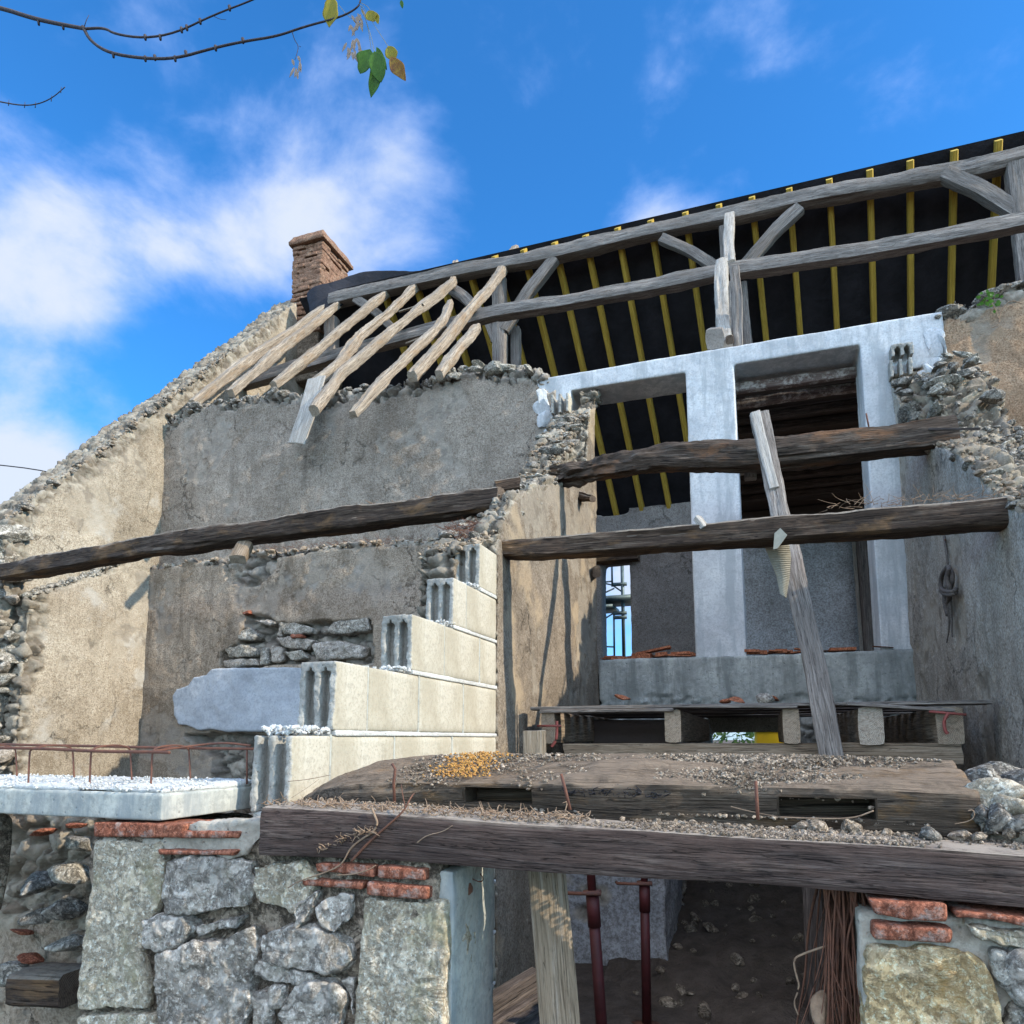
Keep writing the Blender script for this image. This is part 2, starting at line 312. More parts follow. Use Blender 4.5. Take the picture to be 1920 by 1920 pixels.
M['redp'] = m_plain('dark_red_paint', (.075, .016, .018), (.045, .013, .013), 14, .5)
M['clampred'] = m_plain('faded_red_paint', (.28, .07, .06), (.18, .06, .05), 20, .6)
M['steel'] = m_plain('galvanised_steel', (.13, .17, .17), (.08, .11, .11), 10, .5, metal=.3)
M['bark'] = m_plain('dark_bark', (.040, .033, .038), (.075, .062, .06), 40, .85, .8, .004)
M['root'] = m_plain('dry_root', (.30, .21, .14), (.18, .12, .08), 50, .9, .6)
M['rootr'] = m_plain('red_brown_roots', (.17, .075, .045), (.10, .05, .035), 40, .9, .7)
M['rope'] = m_plain('grey_rope', (.15, .13, .115), (.08, .07, .065), 90, .95, .8)
M['leafg'] = m_plain('green_leaf', (.055, .16, .018), (.09, .22, .03), 30, .55)
M['leafy'] = m_plain('yellow_leaf', (.42, .34, .03), (.30, .28, .04), 25, .55)
M['leafb'] = m_plain('brown_edged_leaf', (.42, .27, .04), (.22, .09, .04), 22, .6)
M['dryl'] = m_plain('dry_seed', (.28, .22, .17), (.17, .13, .10), 40, .8)
M['yell'] = m_plain('yellow_paint', (.72, .40, .01), (.62, .33, .01), 3, .5)
M['wire'] = m_plain('black_cable', (.02, .02, .025), None, 5, .6)
M['rib'] = m_plain('beige_ribbed_sheet', (.33, .31, .25), (.24, .23, .19), 20, .7)
M['gravel'] = m_stone('crumbled_mortar', [(.30, .23, .165), (.43, .345, .26), (.55, .46, .37)], grain=60)
M['dirt'] = m_plain('dark_soil', (.075, .058, .045), (.13, .10, .08), 9, .95, 1, .03)
M['fleaf'] = m_plain('hedge_leaf', (.05, .09, .025), (.08, .13, .04), 20, .7)

for k_ in ('leafg', 'leafy', 'leafb', 'fleaf'):
    t_ = M[k_].node_tree; b_ = t_.nodes['Principled BSDF']; tr = t_.nodes.new('ShaderNodeBsdfTranslucent'); mx_ = t_.nodes.new('ShaderNodeMixShader'); mx_.inputs[0].default_value = .5
    t_.links.new(b_.inputs['Base Color'].links[0].from_socket, tr.inputs['Color']); t_.links.new(b_.outputs[0], mx_.inputs[1]); t_.links.new(tr.outputs[0], mx_.inputs[2])
    t_.links.new(mx_.outputs[0], t_.nodes['Material Output'].inputs['Surface'])
# ------------------------------------------------------------------ object helpers
def props(o, label=None, cat=None, group=None, kind=None):
    if label: o['label'] = label
    if cat: o['category'] = cat
    if group: o['group'] = group
    if kind: o['kind'] = kind
    return o
def thing(name, loc, label, cat, group=None):
    o = bpy.data.objects.new(name, None); o.empty_display_size = .1; COL.objects.link(o); o.location = tuple(float(x) for x in loc)
    return props(o, label, cat, group)
def link(name, me, mats, parent=None, origin=None, smooth=True):
    """link a mesh given in world coordinates; origin = where its own origin goes"""
    if not isinstance(mats, (list, tuple)): mats = [mats]
    for m in mats: me.materials.append(m)
    if smooth: me.polygons.foreach_set('use_smooth', [True]*len(me.polygons))
    o = bpy.data.objects.new(name, me); COL.objects.link(o)
    base = np.zeros(3)
    if parent is not None:
        o.parent = parent; p = parent
        while p is not None: base = base + np.array(p.location); p = p.parent
    n = len(me.vertices); a = np.empty(n*3); me.vertices.foreach_get('co', a); a = a.reshape(-1, 3)
    if origin is None:
        origin = np.array([a[:, 0].mean(), a[:, 1].mean(), a[:, 2].min()]) if n else base
    origin = np.array(origin, float)
    me.vertices.foreach_set('co', (a-origin).ravel()); o.location = tuple(origin-base); me.update()
    return o
def mesh(verts, faces, name='m'):
    me = bpy.data.meshes.new(name); me.from_pydata([tuple(map(float, v)) for v in verts], [], faces); me.update(); return me
def join_me(parts):
    V = []; Fc = []; n = 0
    for v, f in parts:
        V.extend(v); Fc.extend([[i+n for i in q] for q in f]); n += len(v)
    return V, Fc
def attr_f(me, name, vals):
    a = me.attributes.new(name, 'FLOAT', 'POINT'); a.data.foreach_set('value', np.asarray(vals, np.float32))

def evalmesh(me, mods):
    o = bpy.data.objects.new('tmp', me); COL.objects.link(o)
    for t, kw in mods:
        m = o.modifiers.new('m', t)
        for k, x in kw.items(): setattr(m, k, x)
    dg = bpy.context.evaluated_depsgraph_get(); r = bpy.data.meshes.new_from_object(o.evaluated_get(dg)); r.name = 'mesh'
    bpy.data.objects.remove(o); return r
def vn(me):
    n = len(me.vertices); c = np.empty(n*3); me.vertices.foreach_get('co', c)
    nn = np.empty(n*3); me.vertex_normals.foreach_get('vector', nn)
    return c.reshape(-1, 3), nn.reshape(-1, 3)

def prism(poly, ax, a0, a1):
    """poly: points in the plane across axis ax (0=u,1=v,2=z), swept from a0 to a1"""
    o = [k for k in range(3) if k != ax]; V = []
    for a in (a0, a1):
        for p in poly:
            q = [0, 0, 0]; q[ax] = a; q[o[0]] = p[0]; q[o[1]] = p[1]; V.append(q)
    n = len(poly); Fc = [list(range(n)), list(range(2*n-1, n-1, -1))]+[[i, (i+1) % n, n+(i+1) % n, n+i][::-1] for i in range(n)]
    return V, Fc
def boxp(x0, x1, y0, y1, z0, z1): return prism([(x0, y0), (x1, y0), (x1, y1), (x0, y1)], 2, z0, z1)
def fixn(me):
    bm = bmesh.new(); bm.from_mesh(me); bmesh.ops.recalc_face_normals(bm, faces=bm.faces); bm.to_mesh(me); bm.free(); return me

def masonry(name, prisms, mat, parent=None, vox=.022, amp=.012, big=.03, exfn=None, st_sc=5.5, st_amp=.05, seed=1, bite=.0, holes=None, label=None, smooth_it=0, stq=(1, 1, 1.5), flake=False):
    """rough wall: union of prisms, voxelised, broken edges, stones bulging where exfn>0"""
    me = fixn(mesh(*join_me(prisms)))
    mods = [('REMESH', dict(mode='VOXEL', voxel_size=vox))]
    if smooth_it: mods.append(('SMOOTH', dict(factor=.5, iterations=smooth_it)))
    me = evalmesh(me, mods)
    P, N = vn(me)
    ex = exfn(P, N) if exfn else np.zeros(len(P))
    ex = np.clip(ex+(fbm(P, 7, 3, seed+5))*.5*(ex > .02)*(ex < .98), 0, 1); ex = sstep(.35, .6, ex)
    d1, d2, rid = worley(P+np.stack([fbm(P, 4, 3, seed+3), fbm(P, 4, 3, seed+13), fbm(P, 4, 3, seed+23)], 1)*.13+np.stack([fbm(P, 15, 2, seed+33), fbm(P, 15, 2, seed+43), fbm(P, 15, 2, seed+53)], 1)*.035, st_sc, seed, stq); edge = d2-d1
    st = sstep(0, .28, edge)*(.55+.6*rid)
    off = fbm(P, 1.3, 3, seed)*big + fbm(P, 9, 4, seed+2, .6)*amp
    off = off*(1-ex*.3) + ex*(st-.75)*st_amp + ex*fbm(P, 18, 4, seed+9, .7)*.035
    if flake:
        fn_ = fbm(P*np.array([1, 1, .8]), 1.5, 6, seed+60, .6); fk = sstep(.17, .20, fn_)*(1-ex); off = off-fk*.010
        gh = fk*(rid > .5)*sstep(.06, .16, edge)
    if holes is not None: off = off + holes(P, N)
    P = P + N*off[:, None]
    if flake: ex = np.maximum(ex, gh*.75)
    me.vertices.foreach_set('co', P.ravel()); attr_f(me, 'ex', ex); attr_f(me, 'flk', fk if flake else np.zeros(len(P))); attr_f(me, 'edge', edge); attr_f(me, 'rid', rid)
    return props(link(name, me, mat, parent), label)

def stone_poly(name, pts, mat, parent, v0, depth, bev=.014, vox=.009, seed=0, amp=.012, label=None, lump=.02):
    me = fixn(mesh(*prism([(p[0], p[2]) for p in pts], 1, v0, v0+depth)))
    me = evalmesh(me, [('BEVEL', dict(width=bev, segments=2, limit_method='ANGLE')), ('REMESH', dict(mode='VOXEL', voxel_size=vox)), ('SMOOTH', dict(factor=.5, iterations=1))])
    P, N = vn(me)
    d1, d2, rid = worley(P, 9, seed+3); fac = (rid-.5)*sstep(0, .5, d2-d1)
    rdg = 1-abs(fbm(P, 13, 4, seed+6, .6))*4
    off = fbm(P, 5, 3, seed)*lump + fbm(P, 17, 4, seed+4, .65)*amp + fac*lump*1.1 - np.clip(rdg, 0, 1)*amp*.7 + fbm(P, 60, 3, seed+8, .6)*amp*.35
    P = P + N*off[:, None]; me.vertices.foreach_set('co', P.ravel())
    return props(link(name, me, mat, parent), label)

_ico = {}
def ico(sub):
    if sub not in _ico:
        bm = bmesh.new(); bmesh.ops.create_icosphere(bm, subdivisions=sub, radius=1)
        _ico[sub] = (np.array([v.co[:] for v in bm.verts]), [[v.index for v in f.verts] for f in bm.faces]); bm.free()
    return _ico[sub]
def rock_vf(c, half, seed, sub=3, rough=.10, npl=9):
    r = np.random.default_rng(seed); D, Fc = ico(sub)
    pl = r.normal(size=(npl, 3)); pl /= np.linalg.norm(pl, axis=1)[:, None]; h = r.uniform(.48, 1.0, npl)
    q = np.clip(D@pl.T, 1e-3, None); rad = np.minimum((h/q).min(1), 1.15)
    P = D*rad[:, None]; P = P*(1+fbm(P+seed*3.7, 3.2, 3, seed)*rough*1.1)[:, None]
    P = P*np.array(half)
    a, b, g = r.uniform(-.5, .5), r.uniform(-.35, .35), r.uniform(0, 6.28)
    R = np.array(Matrix.Rotation(g, 3, 'Z')@Matrix.Rotation(a, 3, 'X')@Matrix.Rotation(b, 3, 'Y'))
    return P@R.T+np.array(c), Fc
def rock(name, c, half, mat, parent=None, seed=0, sub=3, label=None):
    return props(link(name, mesh(*rock_vf(c, half, seed, sub)), mat, parent, smooth=sub >= 4), label)
def scatter(name, pts, sizes, mat, parent=None, seed=0, kind='stuff', sub=1, flat=.7):
    parts = []
    for i, (p, s) in enumerate(zip(pts, sizes)):
        V, Fc = rock_vf(p, (s*(.8+.5*random.random()), s*(.8+.4*random.random()), s*flat), seed+i, sub, .1, 7); parts.append((V, Fc))
    # pieces are tiny crumbs nobody could count
    tot = sum(len(p[0]) for p in parts); V = np.concatenate([p[0] for p in parts]); Fc = []; n = 0
    for v, f in parts: Fc.extend([[i+n for i in q] for q in f]); n += len(v)
    return props(link(name, mesh(V, Fc), mat, parent, smooth=False), None, None, None, kind)

def beam(name, pts, w, h, mat, parent=None, seed=0, amp=.01, wob=.0, seg=.03, nr=6, up=(0, 0, 1), label=None, taper=None, rot=.0, holes=None, sharp=.14, twist=0., endrough=.02, fine=1., rag=0., shear=0., split=None):
    """timber through pts (centre line); w across, h along 'up'; stores grain coordinates in 'wc'"""
    pts = [np.array(p, float) for p in pts]
    L = [0]
    for a, b in zip(pts[:-1], pts[1:]): L.append(L[-1]+np.linalg.norm(b-a))
    T = L[-1]; n = max(4, int(T/seg)); ss = np.linspace(0, T, n+1)
    C = np.stack([np.interp(ss, L, [p[k] for p in pts]) for k in range(3)], 1)
    if len(pts) > 2:
        for _ in range(max(2, int(.12/seg))):
            C[1:-1] = (C[:-2]+2*C[1:-1]+C[2:])/4
    D = np.gradient(C, axis=0); D /= np.linalg.norm(D, axis=1)[:, None]
    up = np.array(up, float); X = np.cross(D, up); X /= np.linalg.norm(X, axis=1)[:, None]; U = np.cross(X, D)
    # rounded rectangle
    m = nr*4; sec = []
    for k in range(m):
        a = 2*PI*(k+.5)/m; c, s_ = math.cos(a), math.sin(a); p = 1/sharp if sharp > 0 else 2
        p = min(p, 14); r = (abs(c)**p+abs(s_)**p)**(-1/p); sec.append((c*r*.5, s_*r*.5))
    sec = np.array(sec); V = []; W_ = []
    r = np.random.default_rng(seed)
    for i in range(n+1):
        t = ss[i]/T; k = 1. if taper is None else np.interp(t, np.linspace(0, 1, len(taper)), taper)
        th = rot+twist*t; c, s_ = math.cos(th), math.sin(th)
        a = sec[:, 0]*w*k; b = sec[:, 1]*h*k; b = b-shear*a*np.clip(b/(.5*h*k), 0, 1)
        x = a*c-b*s_; y = a*s_+b*c
        wv = wob*np.array([vnoise([[ss[i]*1.1, seed*3.3, .5]], 1)[0], vnoise([[ss[i]*1.1, seed*3.3, 7.5]], 2)[0]])
        V.append(C[i]+X[i]*(x[:, None]+wv[0])+U[i]*(y[:, None]+wv[1]))
        W_.append(np.stack([np.full(m, ss[i]+seed*1.7), a, b], 1))
    V = np.array(V); W_ = np.array(W_); cen = C[:, None, :]
    Q = V.reshape(-1, 3); w3 = W_.reshape(-1, 3)
    dirn = Q-np.repeat(C, m, 0); dirn /= np.linalg.norm(dirn, axis=1)[:, None]+1e-9
    G = np.stack([w3[:, 0]*2.2, w3[:, 1]*11, w3[:, 2]*11], 1); G2 = np.stack([w3[:, 0]*5, w3[:, 1]*40, w3[:, 2]*40], 1)
    off = fbm(G, 1, 3, seed)*amp + fbm(G2, 1, 3, seed+3)*amp*.45*fine + fbm(Q, 2.5, 2, seed+9)*amp*.9 + fbm(Q, 19, 3, seed+31, .6)*amp*.4
    if split is None: split = .10*min(w, h) if amp > .007 else 0
    if split:
        th_ = np.arctan2(w3[:, 2], w3[:, 1]+1e-9)
        for q_ in range(4):
            a0 = r.uniform(-PI, PI); s0 = w3[:, 0]; ctr_ = a0+.35*vnoise(np.stack([s0*.8, s0*0+q_*3.1, s0*0], 1), seed+50+q_)
            dth = (th_-ctr_+PI) % (2*PI)-PI; gate = sstep(.0, .25, vnoise(np.stack([s0*.9, s0*0+q_*7.7, s0*0+3], 1), seed+70+q_))
            off = off-split*gate*np.exp(-(dth/(.8/nr))**2)
    if rag: off = off + rag*np.exp(-np.repeat(ss, m)/.55)*(fbm(np.stack([w3[:, 0]*7, w3[:, 1]*22, w3[:, 2]*22], 1), 1, 3, seed+40)*1.3-.25)
    Q = Q+dirn*off[:, None]
    if endrough:   # ragged saw cuts
        for e, sg in ((0, -1), (n, 1)):
            idx = slice(e*m, e*m+m); Q[idx] += D[e]*sg*(fbm(Q[idx], 14, 2, seed+20)*endrough)[:, None]
    Fc = []
    for i in range(n):
        for k in range(m):
            k2 = (k+1) % m; Fc.append([i*m+k, i*m+k2, (i+1)*m+k2, (i+1)*m+k])
    V = list(Q); w3 = list(w3); cap = [0.]*len(V)
    for e, flip in ((0, False), (n, True)):
        b1 = len(V); V += [q_ for q_ in Q[e*m:e*m+m]]; w3 += [w3[e*m+k] for k in range(m)]; cap += [1.]*(m+1)
        base = len(V); ctr = Q[e*m:e*m+m].mean(0); V.append(ctr); w3.append(np.array([ss[e]+seed*1.7, 0, 0]))
        for k in range(m):
            a, b = b1+k, b1+(k+1) % m; Fc.append([b, a, base] if not flip else [a, b, base])
    me = mesh(V, Fc)
    at = me.attributes.new('wc', 'FLOAT_VECTOR', 'POINT'); at.data.foreach_set('vector', np.array(w3, np.float32).ravel())
    attr_f(me, 'cap', cap)
    o = link(name, me, mat, parent); fixn(me); me.set_sharp_from_angle(angle=math.radians(38 if sharp < .2 else 60))
    return props(o, label)

def tube(pts, r, nr=7, r1=None):
    pts = [np.array(p, float) for p in pts]; n = len(pts); V = []; Fc = []
    for i, p in enumerate(pts):
        d = pts[min(i+1, n-1)]-pts[max(i-1, 0)]; d /= np.linalg.norm(d)+1e-9
        a = np.cross(d, (0.13, 0.2, 1)) if abs(d[2]) < .95 else np.cross(d, (1, .1, 0)); a /= np.linalg.norm(a); b = np.cross(d, a)
        rr = r if r1 is None else r+(r1-r)*i/(n-1)
        for k in range(nr): V.append(p+rr*(a*math.cos(2*PI*k/nr)+b*math.sin(2*PI*k/nr)))
    for i in range(n-1):
        for k in range(nr): Fc.append([i*nr+k, i*nr+(k+1) % nr, (i+1)*nr+(k+1) % nr, (i+1)*nr+k])
    Fc.append(list(range(nr))[::-1]); Fc.append([(n-1)*nr+k for k in range(nr)])
    return V, Fc
def tubes(name, lst, mat, parent=None, label=None):
    return props(link(name, mesh(*join_me(lst)), mat, parent), label)
def wiggle(p0, p1, n, a, seed=0, sag=0.):
    p0 = np.array(p0, float); p1 = np.array(p1, float); r = np.random.default_rng(seed); out = []
    for i in range(n+1):
        t = i/n; q = p0+(p1-p0)*t; q = q+r.normal(size=3)*a*(0 if i in (0, n) else 1); q[2] -= sag*4*t*(1-t); out.append(q)
    return smooth_path(out, 2)
def smooth_path(p, k=2):
    p = [np.array(x, float) for x in p]
    for _ in range(k):
        q = [p[0]]
        for a, b in zip(p[:-1], p[1:]): q += [a*.75+b*.25, a*.25+b*.75]
        q.append(p[-1]); p = q
    return p

# ================================================================== SETTING
def ground():
    n = 60; V = []; Fc = []
    xs = np.concatenate([[-900, -200, -60, -25], np.linspace(-12, 12, 70), [25, 60, 200, 900]]); ys = np.concatenate([[-900, -200, -40, -10], np.linspace(-4, 16, 60), [30, 70, 200, 900]])
    X, Y = np.meshgrid(xs, ys); P = np.stack([X.ravel(), Y.ravel(), np.zeros(X.size)], 1); P[:, 2] = fbm(P, .8, 4, 3)*.12*(abs(P[:, 0]) < 40)
    w = len(xs)
    for j in range(len(ys)-1):
        for i in range(w-1): Fc.append([j*w+i, j*w+i+1, (j+1)*w+i+1, (j+1)*w+i])
    props(link('ground', mesh(P, Fc), M['dirt'], origin=(0, 0, 0)), None, None, None, 'structure')
ground()

VF = 6.9; UW = -1.5; UR = 1.18; UG = -7.06
def fz(px, py, v=VF): p = AV(px, py, v); return (p[0], p[2])
def gz(px, py, u=UG): p = AU(px, py, u); return (p[1], p[2])

# ------------------------------------------------------------------ facade of the old house: grey plaster
gtop_px = [(300, 785), (340, 772), (380, 757), (430, 748), (480, 738), (540, 738), (600, 735), (640, 728), (690, 722), (740, 718), (800, 712), (850, 700), (870, 688), (900, 684), (950, 690), (985, 686), (1012, 700), (1030, 712)]
gtop = [fz(*p) for p in gtop_px]
def topdist(P, line):
    xs = np.array([p[0] for p in line]); zs = np.array([p[1] for p in line]); return np.interp(P[:, 0], xs, zs)-P[:, 2]
house = thing('house_wall', (-4.5, VF, 0), 'grey rendered house wall with a broken stone top, left of the pale concrete frame', 'wall')
def ex_f(P, N):
    d = topdist(P, gtop); e = 1-sstep(.06, .24, d+fbm(P, 3, 3, 8)*.16)
    return np.maximum(e, (N[:, 2] > .6)*1.)
masonry('upper_wall', [prism([(-7.1, 0)]+[(-7.1, gtop[0][1])]+gtop+[(-1.93, gtop[-1][1]-.05), (-1.95, 3.7), (-1.9, 0)], 1, VF, VF+.42)],
        M['grey'], house, vox=.022, amp=.014, big=.03, flake=True, exfn=ex_f, st_sc=6.5, st_amp=.10, seed=3)
# thicker lower wall with a ledge, hole of bare stones and a cemented patch
VL = 6.62
ledge_px = [(296, 1062), (330, 1058), (360, 1052), (400, 1048), (425, 1052), (450, 1040), (480, 1030), (510, 1034), (560, 1028), (620, 1022), (700, 1016), (760, 1012), (830, 1012), (900, 1005)]
ledge = [fz(*p, VL) for p in ledge_px]
hole_px = [(462, 1150), (500, 1155), (520, 1168), (560, 1170), (600, 1162), (640, 1165), (695, 1160), (700, 1245), (545, 1245), (500, 1248), (430, 1255), (412, 1248), (416, 1222), (450, 1205), (455, 1180)]
def inpoly(px, poly):
    x, y = px[:, 0], px[:, 1]; c = np.zeros(len(px), bool); n = len(poly)
    for i in range(n):
        x1, y1 = poly[i]; x2, y2 = poly[(i+1) % n]
        m = ((y1 > y) != (y2 > y)); c ^= m & (x < (x2-x1)*(y-y1)/((y2-y1)+1e-12)+x1)
    return c
hole = [fz(*p, VL) for p in hole_px]; niche = [fz(*p, VL) for p in [(345, 1378), (400, 1374), (560, 1376), (560, 1470), (400, 1470), (398, 1420), (365, 1400)]]
chip = [fz(*p, VL) for p in [(418, 1050), (520, 1035), (515, 1070), (485, 1098), (450, 1100), (425, 1085)]]
def ex_l(P, N):
    j = P[:, [0, 2]]+np.stack([fbm(P, 4, 3, 1), fbm(P, 4, 3, 2)], 1)*.05
    e = np.maximum(inpoly(j, hole)*1., (N[:, 2] > .55)*1.); e = np.maximum(e, inpoly(j, chip)*.55)
    e = np.maximum(e, 1-sstep(.01, .08, topdist(P, ledge)+fbm(P, 4, 3, 3)*.06)); return np.maximum(e, inpoly(j, niche)*1.)
def ho_l(P, N):
    f = (N[:, 1] < -.4)*1.*(P[:, 1] < VL+.1)
    return -1.*f*(inpoly(P[:, [0, 2]], hole)*.10 + inpoly(P[:, [0, 2]], niche)*.16 + inpoly(P[:, [0, 2]], chip)*.05)
masonry('lower_wall', [prism([(-7.0, 0), (-7.0, ledge[0][1])]+ledge+[(-1.55, 3.8), (-1.55, 0)], 1, VL, VF-.01)],
        M['greylow'], house, vox=.022, amp=.012, big=.03, flake=True, exfn=ex_l, holes=ho_l, st_sc=4.5, st_amp=.10, seed=4)
patch_px = [(322, 1305), (330, 1292), (352, 1286), (362, 1270), (385, 1266), (396, 1255), (470, 1253), (600, 1250), (600, 1370), (420, 1371), (392, 1366), (372, 1369), (350, 1360), (334, 1358), (326, 1340)]
masonry('cement_patch', [prism([fz(*p, VL-.05) for p in patch_px], 1, VL-.045, VL+.06)], M['patch'], house, vox=.014, amp=.012, big=.03, seed=8, label='smooth blue-grey cement patch')
# flat stones showing in the hole
hst = [[(470, 1163), (505, 1160), (520, 1168), (505, 1175)], [(523, 1168), (555, 1165), (590, 1178), (585, 1190), (530, 1190)], [(525, 1165), (518, 1190), (528, 1195), (532, 1170)],
       [(600, 1188), (625, 1165), (690, 1158), (694, 1182), (640, 1190)], [(515, 1195), (560, 1193), (590, 1200), (575, 1220), (530, 1215)], [(528, 1222), (565, 1217), (580, 1235), (545, 1240)],
       [(585, 1208), (630, 1200), (685, 1212), (680, 1235), (592, 1238)], [(488, 1215), (503, 1212), (502, 1245), (488, 1248)], [(507, 1210), (530, 1212), (530, 1240), (508, 1243)],
       [(418, 1215), (455, 1208), (482, 1215), (480, 1230), (430, 1234)], [(415, 1238), (478, 1233), (485, 1247), (420, 1252)], [(440, 1185), (470, 1175), (485, 1190), (478, 1200), (445, 1200)]]
for i, q in enumerate(hst): stone_poly('stone', [(AV(*p, VL)[0], 0, AV(*p, VL)[2]) for p in q], M['ruby'] if i % 2 else M['rub'], house, VL-.01, .2, .02, .014, 40+i, .01)
stone_poly('brick_shard', [(AV(*p, VL)[0], 0, AV(*p, VL)[2]) for p in [(456, 1148), (470, 1143), (472, 1152), (458, 1154)]], M['brick'], house, VL-.04, .1, .01, .01, 5, .004)
stone_poly('brick_shard', [(AV(*p, VL)[0], 0, AV(*p, VL)[2]) for p in [(549, 1190), (570, 1190), (570, 1197), (549, 1197)]], M['brick'], house, VL-.04, .1, .01, .01, 6, .004)
# loose stones bedded along the broken top
def top_rocks(par, line, n, v0, v1, smin, smax, mat, seed, dz=.0, ax=0):
    r = np.random.default_rng(seed); xs = [p[0] for p in line]; zs = [p[1] for p in line]
    for i in range(n):
        t = r.uniform(min(xs), max(xs)); z = np.interp(t, xs, zs)+dz; s = r.uniform(smin, smax)*.78; v = r.uniform(v0, v1)
        c = (t, v, z+r.uniform(-.8, .25)*s) if ax == 0 else (v, t, z+r.uniform(-.8, .25)*s)
        rock('stone', c, (s*r.uniform(.8, 1.6), s*r.uniform(.7, 1.2), s*r.uniform(.35, .75)), mat, par, seed*100+i, 3)
top_rocks(house, gtop[:11], 46, VF-.02, VF+.2, .05, .10, M['rubd'], 11)
top_rocks(house, gtop[10:], 44, VF-.03, VF+.3, .06, .13, M['ruby'], 12, .02)
def crumbs(name, line, n, w0, w1, smin, smax, mat, par, seed, ax=0, below=.0, lift=.0, kind='stuff'):
    r = np.random.default_rng(seed); random.seed(seed); xs = [p[0] for p in line]; zs = [p[1] for p in line]; pts = []; sz = []
    for i in range(n):
        t = r.uniform(min(xs), max(xs)); z = np.interp(t, xs, zs)-below*r.random()**2+lift; w = r.uniform(w0, w1)
        pts.append((t, w, z) if ax == 0 else (w, t, z)); sz.append(smin*(smax/smin)**(r.random()**1.6))
    return scatter(name, pts, sz, mat, par, seed, kind, 2 if smax > .02 else 1)
crumbs('small_rubble', gtop, 420, VF-.03, VF+.35, .012, .045, M['rubd'], house, 13, below=.10)
crumbs('small_rubble', ledge, 420, VL-.02, VL+.22, .008, .045, M['earth'], house, 14, below=.03, lift=.0)
top_rocks(house, ledge, 22, VL, VL+.2, .03, .07, M['ruby'], 15)

# ------------------------------------------------------------------ gable wall
gable = thing('gable_wall', (UG, 7.5, 0), 'tall gable wall sloping up to the chimney with sunlit beige plaster inside', 'wall')
rake_px = [(12, 1018), (60, 975), (100, 940), (150, 895), (200, 850), (250, 812), (300, 772), (350, 725), (400, 690), (440, 660), (480, 630), (530, 592), (575, 560)]
rake = [gz(*p) for p in rake_px]
rake = [(v, 3.72+1.13*(v-4.95)+.02*math.sin(v*5)) for v, z in rake]
rk = [(rake[0][0]-.02, rake[0][1]-.1)]+rake+[(9.45, 8.75), (9.9, 8.6), (12.4, 5.8)]
def gdist(P): return np.interp(P[:, 1], [p[0] for p in rk], [p[1] for p in rk])-P[:, 2]
def ex_g(P, N):
    d = gdist(P); e = 1-sstep(.10, .42, d+fbm(P, 2.2, 3, 18)*.22); e = e*(P[:, 1] < 9)
    e = np.maximum(e, (N[:, 1] < -.5)*1.); e = np.maximum(e, 1-sstep(.05, .28, P[:, 1]-5.1+fbm(P, 2, 3, 7)*.2-(P[:, 2] < 3)*.12)*1.)
    return np.maximum(e, (N[:, 2] > .5)*1.)
masonry('wall', [prism([(5.02, 0)]+rk+[(12.4, 0)], 0, UG-.5, UG)], M['gable'], gable, vox=.026, amp=.012, big=.04, flake=True, exfn=ex_g, st_sc=7, st_amp=.045, seed=21)
gl = [(5.18, 3.02), (5.4, 3.15), (5.8, 3.35), (6.2, 3.6), (6.64, 3.86)]
def ex_g2(P, N):
    d = np.interp(P[:, 1], [p[0] for p in gl], [p[1] for p in gl])-P[:, 2]
    e = np.maximum((N[:, 2] > .55)*1., 1-sstep(.0, .1, d+fbm(P, 4, 3, 3)*.06)); e = np.maximum(e, (1-sstep(.02, .2, P[:, 1]-5.18+fbm(P, 2, 3, 7)*.12))); return e
masonry('inner_leaf', [prism([(5.12, 0)]+[(5.14, 2.95)]+gl+[(6.66, 0)], 0, UG, UG+.2)], M['gable'], gable, vox=.022, amp=.010, big=.03, flake=True, exfn=ex_g2, st_sc=5, st_amp=.08, seed=22)
# torn end stones
r_ = np.random.default_rng(5)
for i in range(44):
    z = 1.3+i*.055+r_.uniform(-.04, .04); s = r_.uniform(.06, .13)
    rock('stone', (UG+r_.uniform(-.28, .12), 5.08+r_.uniform(-.05, .05)+.03*math.sin(z*3), z), (s*1.6, s*.9, s*.62), M['ruby'] if i % 3 else M['rub'], gable, 300+i, 3)
top_rocks(gable, rake[:9], 30, UG-.06, UG+.03, .03, .08, M['rubd'], 31, -.02, ax=1)
crumbs('small_rubble', rake[:10], 220, UG-.12, UG+.04, .008, .03, M['earth'], gable, 32, ax=1, below=.02)
crumbs('small_rubble', gl, 240, UG-.0, UG+.2, .010, .045, M['ruby'], gable, 33, ax=1, below=.02)

